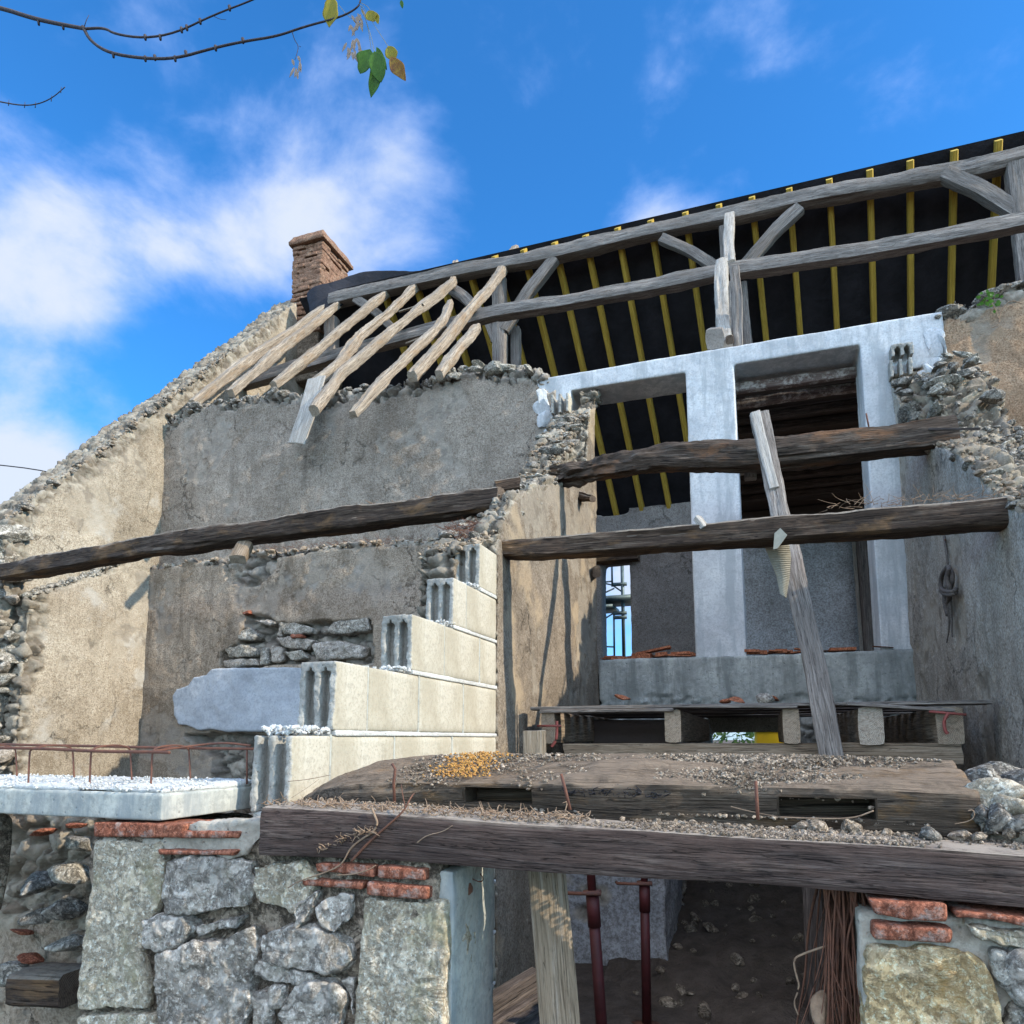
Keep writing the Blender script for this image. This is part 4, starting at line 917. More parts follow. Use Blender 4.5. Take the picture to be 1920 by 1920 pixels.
tim('beam_stub', [AU(1062, 925, UW-.15), AU(1112, 935, UW+.12)], .15, .12, 'wdark', 304, 'rotten beam stub poking out of the cross wall top', seg=.02, amp=.02, taper=[1.1, .5], sharp=.3)
tim('beam_stub', [AU(1118, 1070, UW-.1), AU(1118, 1072, UW+.05)], .08, .11, 'wdark', 305, 'short dark beam stub in the cross wall edge beside the rear window', seg=.02, amp=.01, sharp=.3)
tim('wood_block', [AV(930, 916, 4.50), AV(973, 909, 4.57)], .12, .085, 'wdark', 306, 'small square offcut of timber lying on the long dark beam', 'offcut', seg=.02, amp=.004)
tim('thin_rod', [AV(1742, 805, 5.5), AV(1838, 804, 5.3)], .018, .018, 'wdk2', 307, 'thin dark iron bar lying along the top of the highest floor beam', 'bar', amp=.002)
for i, (a, b, v) in enumerate([((1308, 975), (1312, 1000), 4.15), ((1624, 775), (1629, 800), 5.55)]):
    props(link('nail', mesh(*tube([AV(*a, v), AV(*b, v)], .006, 6)), M['rust']), ['iron nail standing up from the lower brown-streaked beam', 'iron nail standing up from the highest beam near its right end'][i], 'nail')
tim('wood_splinter', [AV(1308, 972, 4.16), AV(1322, 990, 4.13)], .05, .03, 'wpale', 308, 'pale splintered chip stuck on the brown-streaked beam', 'splinter', amp=.006, seg=.01)
tim('prop_stub', [AZ(440, 1015, 3.1)+[0, .12, .0], AZ(425, 1042, 2.95)+[0, .12, 0]], .12, .07, 'wboard', 309, 'short pair of boards wedged under the long dark beam', 'board', amp=.004)
# fibres and dirt along the beams
def fibres(name, p0, p1, n, L, mat, lab, cat, seed, spread=.06):
    r = np.random.default_rng(seed); p0, p1 = np.array(p0), np.array(p1); T = []
    for i in range(n):
        c = p0+(p1-p0)*r.random()+np.array([0, r.uniform(-spread, spread), r.uniform(0, .012)]); d = r.normal(size=3); d[2] = abs(d[2])*.45; d /= np.linalg.norm(d); l = L*r.uniform(.4, 1)
        T.append(tube(smooth_path([c, c+d*l*.5+r.normal(size=3)*.006, c+d*l], 1), .0018, 4, .0008))
    o = tubes(name, T, M[mat]); return props(o, lab, cat, None, 'stuff')
fibres('straw', AZ(560, 968, 3.30), AZ(900, 925, 3.30), 90, .07, 'root', 'dry straw and dirt on the long dark beam', 'straw', 5)
fibres('straw', AU(840, 1003, UW-.2), AU(925, 990, UW-.15), 260, .08, 'rootr', 'brown straw tangled over the cross wall top behind the highest block', 'straw', 6, .14)
fibres('straw', AV(440, 1035, VL+.08), AV(830, 1008, VL+.08), 240, .11, 'rootr', 'dry straw strewn along the ledge of the lower house wall', 'straw', 7, .09)
fibres('straw', AV(1550, 952, 4.2), AV(1890, 932, 4.2), 90, .12, 'root', 'dry stalks on the right part of the brown-streaked beam', 'straw', 8)

# leaning notched plank
lp = [AV(1424, 778, 5.36), AV(1443, 860, 5.15), AV(1463, 960, 4.9), AV(1492, 1090, 4.68), AV(1520, 1215, 4.5), AV(1540, 1320, 4.37), AV(1558, 1428, 4.3)]
pk = thing('leaning_plank', lp[-1], 'tall grey split plank leaning across the highest beam down to the pallet deck', 'plank')
beam('plank', lp, .125, .05, M['wgrey'], pk, 310, .008, .010, seg=.02, up=(0, -1, 0), sharp=.08, taper=[1.05, 1, .9, 1.05, .95, 1, .9])
beam('split_strip', [lp[0]+[-.03, -.04, 0], AV(1434, 850, 5.11), AV(1452, 915, 4.97)], .07, .03, M['wpale'], pk, 311, .005, .0, seg=.02, up=(0, -1, 0), sharp=.08)
# ribbed sheet and pale plate at the beam
def ribbed():
    L = [(1428, 1012), (1442, 1045), (1456, 1080), (1463, 1112)]; R = [(1478, 1006), (1483, 1045), (1480, 1085), (1474, 1120)]; n = 34; parts = []
    for i in range(n):
        t = i/(n-1)*2.999; k = int(t); f = t-k
        a = np.array(L[k])*(1-f)+np.array(L[k+1])*f; b = np.array(R[k])*(1-f)+np.array(R[k+1])*f
        parts.append(tube([AV(*a, 4.33), AV(*((a+b)/2), 4.315), AV(*b, 4.33)], .0048, 6))
    base = [AV(*p, 4.336) for p in L]+[AV(*p, 4.336) for p in R[::-1]]; base2 = [p+[0, .004, 0] for p in base]; m = len(base)
    parts.append((base+base2, [list(range(m)), list(range(m, 2*m))[::-1]]+[[i, (i+1) % m, m+(i+1) % m, m+i] for i in range(m)]))
    tubes('ribbed_sheet', parts, M['rib'], None); o = bpy.data.objects['ribbed_sheet']; props(o, 'beige ribbed strip hanging under the brown-streaked beam beside the leaning plank', 'ribbed sheet')
    pl = [(1450, 1030), (1452, 1000), (1463, 990), (1476, 1003), (1458, 1028)]
    me = fixn(mesh(*prism([(AV(*p, 4.08)[0], AV(*p, 4.08)[2]) for p in pl], 1, 4.08, 4.09))); props(link('pale_plate', me, M['rib'], smooth=False), 'small pale angular plate nailed on the front of the brown-streaked beam', 'plate')
ribbed()

# rope on the right wall
def rope():
    t = thing('hanging_rope', AU(1780, 1080, UR-.03), 'knotted coil of grey rope hanging on the right cross wall', 'rope')
    A = lambda x, y, d=.03: AU(x, y, UR-d)
    parts = [tube([AU(1770, 1005, UR-.01), A(1774, 1030, .012), A(1778, 1065, .02)], .008, 6)]
    rr = .015
    parts += [tube(smooth_path([A(1778, 1062), A(1766, 1075), A(1763, 1100), A(1772, 1118), A(1784, 1100), A(1787, 1078), A(1778, 1062)], 2), rr, 7)]
    parts += [tube(smooth_path([A(1780, 1066, .05), A(1774, 1085, .06), A(1782, 1104, .05), A(1777, 1130, .04)], 2), rr, 7)]
    parts += [tube(smooth_path([A(1764, 1102, .02), A(1770, 1109, .07), A(1788, 1110, .06), A(1793, 1104, .02)], 2), rr*.9, 7), tube(smooth_path([A(1764, 1108, .02), A(1772, 1115, .07), A(1788, 1115, .06), A(1793, 1109, .02)], 2), rr*.9, 7)]
    parts += [tube(smooth_path([A(1771, 1115), A(1772, 1135), A(1777, 1153)], 2), rr, 7), tube(smooth_path([A(1781, 1115), A(1783, 1150), A(1786, 1195)], 2), rr, 7, .004), tube(smooth_path([A(1776, 1115), A(1779, 1150), A(1780, 1180), A(1775, 1205)], 2), rr*.6, 7, .003)]
    tubes('rope_coil', parts, M['rope'], t)
    tubes('hook', [tube([A(1772, 1012, -.02), A(1772, 1012, .03)], .006, 6)], M['rust'], t)
rope()

# ================================================================== PALLET DECK ON PROPS
pal = thing('pallet_deck', (-.1, 5.4, 1.46), 'wooden pallet deck with open joist ends below the sill wall', 'deck')
VP_ = 4.45
for i, (x0, x1, y0, y1) in enumerate([(1016, 1040, 1334, 1393), (1247, 1276, 1330, 1392), (1470, 1498, 1328, 1394), (1612, 1655, 1326, 1396), (1752, 1812, 1326, 1396)]):
    a, b = AV(x0, y1, VP_), AV(x1, y0, VP_); w = b[0]-a[0]; w = min(w, .13)
    uc = (a[0]+b[0])/2; z = (a[2]+b[2])/2
    beam('joist', [(uc, VP_, z), (uc-.01, 5.6, z), (uc, 6.7, z)], w, b[2]-a[2], M['wboard'] if i != 3 else M['wlight'], pal, 320+i, .004, 0, nr=5, sharp=.08)
beam('front_rail', [AV(1060, 1412, 4.5), AV(1400, 1412, 4.5), AV(1800, 1413, 4.5)], .08, .115, M['wboard'], pal, 330, .004, 0, nr=5, sharp=.08)
beam('rear_rail', [(-1.35, 6.2, 1.5), (1.1, 6.2, 1.5)], .08, .115, M['wboard'], pal, 331, .004, 0, nr=5)
ztop = AV(1300, 1328, VP_)[2]
for i in range(9):
    v = VP_+.06+i*.26; uL = -1.42+.1*(i % 2); rr = random.Random(i)
    beam('deck_board', [(uL, v, ztop+.012), (-.3, v, ztop+.014), (1.12-.1*(i % 3), v+rr.uniform(-.02, .02), ztop+.012+.01*(i % 2))], .17, .022, M['wdk2'] if i % 3 else M['wgrey'], pal, 340+i, .003, 0, nr=4, sharp=.08)
beam('thin_edge_board', [AV(1012, 1334, VP_-.02), AV(1262, 1331, VP_-.02)], .03, .02, M['wgrey'], pal, 350, .003, 0, nr=4)
beam('thin_edge_board', [AV(1262, 1324, VP_-.02), AV(1496, 1325, VP_-.02)], .04, .022, M['wgrey'], pal, 351, .003, 0, nr=4)
beam('thin_edge_board', [AV(1590, 1320, VP_-.02), AV(1790, 1332, VP_-.02)], .04, .02, M['wgrey'], pal, 352, .003, 0, nr=4)
masonry('rough_panel', [boxp(-1.3, -.62, 5.6, 5.64, 1.5, 1.75)], M['wdk2'], pal, vox=.03, amp=.003, seed=3)
def tilefrag(px, py, v, w, h, seed, lab, name='tile_shard', mat='tile', dz=0):
    c = AV(px, py, v); o = rock(name, (c[0], c[1], c[2]+dz), (w, w*.7, h), M[mat], None, seed, 3); props(o, lab, 'tile shard' if mat == 'tile' else 'stone')
tl = [(1168, 1308, .07), (1380, 1312, .075), (1448, 1309, .05), (1360, 1315, .04)]
for i, (x, y, w) in enumerate(tl): tilefrag(x, y, 4.8, w, .014, 400+i, ['orange tile shard at the left end of the pallet deck top', 'orange tile shard in the middle of the pallet deck top', 'small orange tile shard beside the leaning plank', 'tiny orange tile shard left of the middle one on the pallet deck'][i])
tilefrag(1430, 1310, 4.75, .06, .035, 405, 'dark grey stone lying on the pallet deck beside the plank', 'loose_stone', 'rub')
rr = random.Random(3)
for i in range(34):
    x = rr.choice([rr.uniform(1135, 1290), rr.uniform(1405, 1660)]); a = AV(x, 1231, VF+rr.uniform(-.03, .15)); w = rr.uniform(.03, .11)
    bm_ = fixn(mesh(*boxp(a[0]-w, a[0]+w, a[1]-.03, a[1]+.07, 2.352+.012*rr.randint(0, 2), 2.364+.012*rr.randint(0, 2)+.012))); P, N = vn(bm_)
    th = rr.uniform(-.12, .12); P[:, 2] += (P[:, 0]-a[0])*th; P += fbm(P, 20, 2, i)[:, None]*.01; bm_.vertices.foreach_set('co', P.ravel())
    props(link('roof_tile_piece', bm_, M['tile'], None, smooth=False), 'broken red roof tile pieces lying in a line on the sill wall', 'tile', 'broken tiles on the sill wall')
bm_ = fixn(mesh(*boxp(-1.15, -.83, VF-.02, VF+.1, 2.39, 2.41))); P, N = vn(bm_); P[:, 2] += (P[:, 0]+1.15)*.18; bm_.vertices.foreach_set('co', P.ravel())
props(link('flat_roof_tile', bm_, M['tile'], None, smooth=False), 'largest tilted roof tile, on the sill wall below the rear window', 'tile')
# sash clamps
def clamp(pts, bar, lab):
    t = thing('screw_clamp', pts[0], lab, 'clamp'); tubes('bar', [tube(bar, .007, 6)], M['clampred'], t); tubes('hook_arm', [tube(smooth_path(pts, 2), .009, 6)], M['clampred'], t)
clamp([AV(x, y, 4.40) for x, y in [(1044, 1352), (1044, 1372), (1043, 1388), (1034, 1400)]], [AV(1008, 1361, 4.41), AV(1052, 1361, 4.38)], 'faded red clamp on the left end of the pallet deck')
clamp([AV(x, y, 4.40) for x, y in [(1778, 1338), (1770, 1350), (1771, 1368), (1777, 1376)]], [AV(1742, 1334, 4.42), AV(1812, 1340, 4.38)], 'faded red clamp on the right end of the pallet deck')
# steel props
def prop(px0, px1, v, lab, zc_px):
    a = AV(px0, 1640, v); b = AV(px1, 1925, v-.03); d = (b-a)/(a[2]-b[2]); base = a+d*(a[2]-0.0)
    top = a-d*(1.455-a[2]); t = thing('steel_prop', base, lab, 'prop', None); zc = AV(px0, zc_px, v)[2]
    at = lambda z: a+d*(a[2]-z)
    tubes('outer_tube', [tube([at(0.01), at(zc-.03)], .027, 14)], M['redp'], t); tubes('inner_tube', [tube([at(zc-.05), at(1.45)], .021, 14)], M['redp'], t)
    tubes('collar', [tube([at(zc-.16), at(zc-.01)], .032, 14)], M['redp'], t); tubes('handle', [tube([at(zc)+[.05, -.03, 0], at(zc)+[-.05, -.055, 0], at(zc)+[-.15, -.05, -.004], at(zc)+[-.16, -.02, -.004]], .009, 7), tube([at(zc-.006), at(zc+.008)], .045, 14)], M['rust'], t)
    tubes('base_plate', [tube([at(0), at(.012)], .09, 4)], M['rust'], t); tubes('head_plate', [tube([at(1.445), at(1.455)], .08, 4)], M['rust'], t)
prop(1108, 1128, 3.6, 'left dark red steel prop with a horizontal handle, behind the light plank', 1672)
prop(1208, 1213, 4.4, 'right dark red steel prop, thinner and farther back under the deck', 1655)

# masonry inside, seen under the timbers
A1, A2 = AV(1068, 1700, 5.2), AV(1252, 1700, 5.2)
ip = thing('inner_pier', ((A1[0]+A2[0])/2, 5.5, 0), 'rough whitewashed rubble pier behind the steel props', 'pier')
masonry('pier', [boxp(UW, A2[0], 5.2, 6.84, 0, 1.32)], M['blue'], ip, vox=.02, amp=.02, big=.04, exfn=lambda P, N: sstep(-.05, .15, fbm(P, 1.8, 3, 4)), st_sc=4, st_amp=.06, seed=101)
hp = thing('rubble_heap', (.2, 7, 0), 'dark heap of earth and stones inside the doorway', 'rubble heap'); props(hp, kind='stuff'); del hp['category']; hp['category'] = 'rubble heap'
nx, ny = 70, 70; V = []; Fc = []
for j in range(ny):
    for i in range(nx): V.append((-1.3+i/(nx-1)*2.6+.2, 4.2+j/(ny-1)*6, 0))
V = np.array(V); V[:, 2] = .02+.80*sstep(4.3, 8.8, V[:, 1])+fbm(V, 2.2, 5, 4)*.14+fbm(V, 9, 4, 6)*.04
for j in range(ny-1):
    for i in range(nx-1): Fc.append([j*nx+i, j*nx+i+1, (j+1)*nx+i+1, (j+1)*nx+i])
link('earth_mound', mesh(V, Fc), M['dirt'], hp)
random.seed(6); r = np.random.default_rng(6); pts = []; sz = []
for i in range(260):
    u, v = r.uniform(-.9, 1.2), r.uniform(4.5, 9); k = int((v-4.2)/6*(ny-1))*nx+int((u+1.1)/2.6*(nx-1)); pts.append((u, v, V[min(k, len(V)-1), 2]+.01)); sz.append(r.uniform(.015, .10)**1.0)
scatter('loose_stones', pts, [s*.55 for s in sz], M['mort'], hp, 9, 'stuff', 2)
tim('lining_board', [AV(1345, 1690, 8.2), AV(1600, 1690, 8.2)], .03, .34, 'wdk2', 360, 'upper dark brown board closing the doorway behind', 'board', amp=.003)
tim('lining_board', [AV(1345, 1738, 8.21), AV(1600, 1738, 8.21)], .03, .30, 'wdk2', 361, 'lower dark brown board closing the doorway behind', 'board', amp=.003)
tim('door_post', [AV(1520, 1640, 4.6), AV(1532, 1920, 4.6)], .1, .1, 'wdk2', 362, 'dark post inside the opening next to the hanging roots', 'post', up=(0, 1, 0))

# what shows outside through the rear openings
sc = thing('scaffolding', AV(1150, 1240, 14), 'green-grey tube scaffold standing outside the rear window', 'scaffold')
q = lambda x, y, v=14: AV(x, y, v)
tubes('pole', [tube([q(1166, 1030), q(1170, 1240)], .035, 8)], M['steel'], sc); tubes('pole', [tube([q(1147, 1050), q(1148, 1100)], .02, 8)], M['steel'], sc); tubes('pole', [tube([q(1151, 1150), q(1152, 1240)], .02, 8)], M['steel'], sc)
for b_ in ([q(1126, 1092), q(1148, 1097), q(1170, 1112)], [q(1126, 1165), q(1150, 1150)], [q(1126, 1092), q(1147, 1090)], [q(1125, 1212), q(1152, 1213)], [q(1120, 1118), q(1152, 1103)]): tubes('brace_tube', [tube(b_, .016, 6)], M['steel'], sc)
for y in (1096, 1158, 1150): tubes('coupler', [tube([q(1150, y), q(1175, y-1)], .04, 8)], M['steel'], sc)
link('walkway', fixn(mesh(*boxp(q(1100, 1120)[0], q(1190, 1120)[0], 13.9, 14.6, q(1150, 1128)[2], q(1150, 1118)[2]))), M['steel'], sc)
link('walkway', fixn(mesh(*boxp(q(1100, 1120)[0], q(1150, 1120)[0], 13.9, 14.6, q(1150, 1140)[2], q(1150, 1134)[2]))), M['steel'], sc)
yc = thing('yellow_skip', AV(1450, 1388, 17), 'yellow machine body glimpsed under the pallet deck', 'machine')
a, b = AV(1415, 1400, 17), AV(1520, 1330, 17)
link('side_panel', evalmesh(fixn(mesh(*boxp(a[0], b[0], 17, 18.2, .4, b[2]))), [('BEVEL', dict(width=.08, segments=3))]), M['yell'], yc)
link('dark_band', fixn(mesh(*boxp(a[0]-.02, b[0]+.02, 16.97, 18, AV(1450, 1372, 17)[2], AV(1450, 1348, 17)[2]))), M['steel'], yc)
r = np.random.default_rng(3); V = []; Fc = []
for i in range(2600):
    c = np.array([AV(1380, 1380, 20)[0]+r.normal()*1.3, 20+r.normal()*.5, abs(r.normal())*.9+.1]); s = .08; a_, b_ = r.normal(size=3)*s, r.normal(size=3)*s
    n = len(V); V += [c, c+a_, c+a_*.6+b_, c+b_*.8]; Fc.append([n, n+1, n+2, n+3])
props(link('hedge', mesh(V, Fc), M['fleaf']), 'green hedge glimpsed under the pallet deck', 'hedge')

# ================================================================== NEAR WALL
VN = 1.75
def np_(pts, v=VN): return [AV(*p, v) for p in pts]
nw = thing('rubble_pier', (-1.1, VN+.2, 0), 'left rubble stone pier with brick courses under the dark front timber', 'pier')
uL = AV(140, 1750, VN)[0]; uQ = AV(832, 1750, VN)[0]
masonry('mortar_core', [boxp(uL+.02, uQ-.03, VN+.028, VN+.45, 0, 1.325)], M['mort'], nw, vox=.014, amp=.03, big=.03, seed=111)
SP = [ # (material, polygon, depth, forward, label)
 ('lime', [(178, 1577), (235, 1578), (300, 1580), (306, 1625), (300, 1690), (268, 1752), (262, 1800), (276, 1860), (272, 1897), (200, 1893), (140, 1898), (148, 1790), (163, 1690)], .3, .0, 'tall pale dressed quoin stone'),
 ('rub', [(302, 1615), (380, 1606), (475, 1612), (470, 1660), (462, 1702), (400, 1712), (305, 1715)], .2, 0, None),
 ('rub', [(265, 1725), (300, 1716), (345, 1718), (358, 1740), (340, 1772), (305, 1788), (270, 1778)], .2, -.01, None),
 ('rub', [(358, 1738), (400, 1722), (448, 1718), (440, 1742), (400, 1750), (362, 1768)], .2, 0, None),
 ('rub', [(300, 1792), (360, 1770), (440, 1748), (478, 1735), (488, 1770), (475, 1840), (470, 1905), (440, 1960), (300, 1970), (292, 1870)], .25, -.015, None),
 ('lime', [(472, 1625), (520, 1615), (565, 1618), (592, 1650), (582, 1690), (555, 1716), (510, 1700), (472, 1688)], .2, .0, 'brownish rubble stone'),
 ('rub', [(552, 1700), (575, 1672), (600, 1668), (596, 1700), (575, 1730), (556, 1746)], .15, -.02, None),
 ('rub', [(588, 1702), (610, 1680), (640, 1670), (668, 1674), (664, 1720), (628, 1757), (600, 1735)], .2, -.01, None),
 ('rub', [(488, 1752), (530, 1736), (600, 1742), (655, 1765), (664, 1800), (640, 1822), (600, 1828), (540, 1818), (492, 1800)], .22, -.01, None),
 ('rub', [(476, 1800), (520, 1812), (570, 1822), (598, 1835), (560, 1850), (500, 1846), (474, 1830)], .2, 0, None),
 ('rub', [(468, 1858), (500, 1852), (506, 1900), (500, 1950), (468, 1950)], .2, 0, None), ('rub', [(504, 1852), (534, 1850), (528, 1882), (508, 1888)], .18, 0, None),
 ('rub', [(545, 1852), (590, 1838), (625, 1840), (648, 1870), (640, 1925), (590, 1960), (530, 1950), (515, 1900)], .2, -.01, None),
 ('rub', [(628, 1835), (668, 1828), (664, 1880), (658, 1910), (640, 1868)], .18, 0, None),
 ('rub', [(280, 1790), (300, 1795), (296, 1860), (282, 1850)], .15, .01, None),
 ('lime', [(682, 1683), (760, 1688), (834, 1690), (836, 1780), (832, 1880), (834, 2010), (658, 2010), (664, 1880), (672, 1770)], .34, .0, 'big pale pitted corner stone'),
 ('lime', [(138, 1905), (210, 1900), (290, 1902), (296, 1960), (288, 2040), (132, 2040)], .3, 0, None),
 ('rub', [(300, 1980), (400, 1970), (460, 1965), (470, 2060), (300, 2060)], .2, 0, None), ('rub', [(475, 1960), (560, 1965), (650, 1960), (648, 2060), (480, 2060)], .2, 0, None)]
for i, (m, pl, d, fw, lab) in enumerate(SP):
    big = abs(np.array(pl)[:, 0].max()-np.array(pl)[:, 0].min()) > 140 and m == 'lime'
    stone_poly('stone' if not (lab and 'quoin' in lab) else 'quoin_stone', np_(pl), M[m], nw, VN+fw, d, .007, .006, 50+i, .006 if big else .010, lab, .006 if big else .017)
BR = [[(178, 1540), (262, 1542), (350, 1545), (345, 1571), (178, 1569)], [(335, 1556), (395, 1558), (450, 1558), (448, 1572), (335, 1571)], [(298, 1591), (380, 1594), (450, 1592), (440, 1604), (300, 1603)],
      [(592, 1617), (640, 1618), (704, 1622), (704, 1644), (594, 1634)], [(710, 1622), (800, 1628), (800, 1652), (710, 1646)], [(568, 1647), (625, 1650), (684, 1652), (680, 1668), (570, 1660)], [(690, 1652), (806, 1663), (804, 1686), (690, 1678)]]
for i, q in enumerate(BR): stone_poly('brick', np_(q), M['brick'], nw, VN-.008, .14, .004, .0045, 80+i, .0018, None, .003)
masonry('cement_bed', [prism([(p[0], p[2]) for p in np_([(300, 1548), (500, 1535), (498, 1560), (455, 1600), (420, 1612), (190, 1600), (190, 1572), (300, 1574)])], 1, VN+.012, VN+.2)], M['wmort'], nw, vox=.006, amp=.026, big=.012, seed=112)
masonry('cement_jamb', [boxp(uQ-.03, AU(868, 1700, uQ)[0]+.028 if False else uQ+.012, VN+.03, VN+.33, 0, 1.262)], M['slab'], nw, vox=.01, amp=.008, big=.006, seed=113)
# lintel slab with rebar
sl = thing('concrete_slab', (-2.2, 2.0, 1.36), 'pale concrete lintel slab with crumbly white top and rusty rebar, left foreground', 'slab')
zsb, zst = AV(305, 1540, VN)[2], AV(305, 1487, VN)[2]
masonry('slab', [boxp(-3.4, -1.712, VN, VN+.47, zsb, zst)], M['slab'], sl, vox=.008, amp=.003, big=.004, seed=121)
masonry('rough_topping', [boxp(-3.4, -1.716, VN+.006, VN+.465, zst-.004, zst+.012)], M['white'], sl, vox=.007, amp=.014, big=.003, seed=122)
random.seed(3); r = np.random.default_rng(3)
scatter('white_grit', [(r.uniform(-2.9, -1.71), r.uniform(VN, VN+.47), zst+r.uniform(.004, .018)) for _ in range(2600)], [r.uniform(.0018, .0055) for _ in range(2600)], M['white'], sl, 123, flat=.9)
zb = AV(200, 1408, VN+.12)[2]
fb = lambda x, y: AV(x, y, VN+.12); rb = lambda x, y: AV(x, y, VN+.36)
tubes('long_bar', [tube(smooth_path([fb(-200, 1402), fb(60, 1402), fb(180, 1409), fb(300, 1410), fb(318, 1411)], 2), .0055, 7)], M['rust'], sl)
tubes('long_bar', [tube(smooth_path([rb(-200, 1390), rb(50, 1397), rb(140, 1398), rb(300, 1402), rb(484, 1404)], 2), .005, 7)], M['rust'], sl)
tubes('long_bar', [tube(smooth_path([fb(290, 1408), rb(355, 1399), rb(420, 1392), rb(470, 1398)], 2), .004, 6)], M['rust'], sl)
for xf, xb in ((53, 137), (168, 245), (283, 355), (-60, 30), (410, 463)):
    F_ = fb if xf < 350 else rb
    T = [tube(smooth_path([AV(xf, 1470, VN+.12), AV(xf+2, 1420, VN+.12), AV(xf+4, 1402, VN+.12), AV((xf+xb)/2+10, 1396, VN+.24), AV(xb-2, 1401, VN+.36), AV(xb, 1415, VN+.36), AV(xb+2, 1462, VN+.36)], 2), .0032, 6)] if xf < 350 else [tube([rb(xb, 1400), rb(xb, 1470)], .0032, 6)]
    tubes('stirrup', T, M['rust'], sl)

# rough wall and jamb in the left opening
lo = thing('old_rubble_wall', (-2.5, 2.6, 0), 'earthy rubble wall with brick bits seen under the concrete lintel slab', 'wall')
masonry('wall', [boxp(-4.2, -1.75, 2.45, 2.85, 0, 1.33)], M['earth'], lo, vox=.016, amp=.025, big=.07, exfn=lambda P, N: np.ones(len(P))*(.35+.65*sstep(-.2, 0, fbm(P, 3, 3, 14))), st_sc=8, st_amp=.07, seed=131)
tim('lintel_block', [AV(52, 1845, 2.36), AV(150, 1848, 2.36)], .2, .13, 'wdark', 365, 'short dark timber bedded in the rubble wall at the lower left', 'timber', seg=.01, amp=.008)
for i, (x, y, w) in enumerate([(80, 1560, .03), (40, 1748, .04), (60, 1795, .05), (140, 1548, .02)]):
    c = AV(x, y, 2.40); rock('brick_bit', c, (w, .05, .014), M['brick'], lo, 140+i, 3)
for i, (x, y, w) in enumerate([(135, 1640, .07), (120, 1700, .08), (130, 1770, .07), (70, 1660, .06), (20, 1830, .08), (75, 1720, .05), (150, 1580, .06)]):
    c = AV(x, y, 2.36); rock('stone', c, (w, .08, w*.6), M['rubd'] if i % 2 else M['ruby'], lo, 150+i, 4)
jb = thing('stone_jamb', AV(-10, 1900, 1.7), 'dark shaded jamb at the lower left edge', 'jamb')
masonry('jamb', [prism([(AV(-160, 1535, 1.62)[0], AV(0, 1535, 1.62)[2]), (AV(37, 1535, 1.92)[0], AV(37, 1535, 1.92)[2]), (AV(32, 1620, 1.92)[0], AV(32, 1620, 1.92)[2]), (AV(5, 1780, 1.92)[0], AV(5, 1780, 1.92)[2]), (AV(-20, 1960, 1.92)[0], 0), (AV(-160, 1960, 1.62)[0], 0)], 1, 1.60, 1.9)], M['mort'], jb, vox=.012, amp=.012, big=.02, seed=141)

# right pier
u_r = AV(1612, 1750, VN)[0]
np2 = thing('brick_stone_pier', (u_r+.4, VN+.2, 0), 'right stone pier with red bricks over a big yellow stone', 'pier')
masonry('mortar_core', [boxp(u_r, u_r+1.6, VN+.035, VN+.45, 0, 1.235)], M['wmort'], np2, vox=.012, amp=.014, big=.02, seed=151)
SP2 = [('yst', [(1618, 1770), (1700, 1776), (1820, 1790), (1850, 1812), (1868, 1840), (1884, 1900), (1888, 2030), (1622, 2030)], .3, 0, 'big yellow lichened corner stone', .006),
       ('lime', [(1795, 1724), (1850, 1732), (1925, 1748), (1990, 1760), (1990, 1800), (1920, 1788), (1840, 1764)], .2, -.01, None, .02),
       ('ruby', [(1862, 1782), (1895, 1792), (1905, 1850), (1895, 1860), (1872, 1830)], .2, 0, None, .02), ('rub', [(1900, 1792), (1985, 1805), (1990, 1895), (1915, 1882), (1898, 1850)], .2, -.01, None, .02),
       ('ruby', [(1900, 1890), (1990, 1905), (1990, 2030), (1902, 2030)], .2, 0, None, .02)]
for i, (m, pl, d, fw, lab, lump) in enumerate(SP2): stone_poly('stone', np_(pl), M[m], np2, VN+fw, d, .010, .0065, 170+i, .009, lab, lump)
for i, q in enumerate([[(1626, 1684), (1700, 1690), (1776, 1694), (1776, 1727), (1700, 1723), (1640, 1716)], [(1636, 1730), (1700, 1736), (1786, 1742), (1784, 1768), (1700, 1764), (1637, 1760)], [(1788, 1706), (1850, 1710), (1930, 1722), (2000, 1735), (2000, 1752), (1920, 1738), (1850, 1725), (1790, 1721)]]):
    stone_poly('brick', np_(q), M['brick'], np2, VN-.006, .14, .004, .0045, 180+i, .0018, None, .003)
# hanging roots at its side
def roots():
    t = thing('hanging_roots', AV(1575, 1920, 1.9), 'bundle of red-brown dry roots hanging beside the right pier', 'roots'); r = np.random.default_rng(2); T = []
    for i in range(150):
        x = 1545+r.random()**.9*72; a = AV(x+r.normal()*4, 1640+r.random()*30, VN+.08+r.uniform(0, .16)); L = r.uniform(.25, .62); pts = [a]; dx = r.normal()*.01
        for k in range(5): pts.append(pts[-1]+np.array([dx+r.normal()*.010, r.normal()*.006, -L/5]))
        T.append(tube(smooth_path(pts, 2), r.uniform(.0012, .0045), 5, .0008))
    tubes('root_strands', T, M['rootr'], t)
    c = [AV(x, y, 1.86) for x, y in [(1560, 1770), (1500, 1790), (1487, 1800), (1493, 1830), (1500, 1850), (1487, 1880), (1497, 1903)]]
    tubes('long_root', [tube(smooth_path(c, 2), .003, 6, .0018)], M['root'], t)
roots()

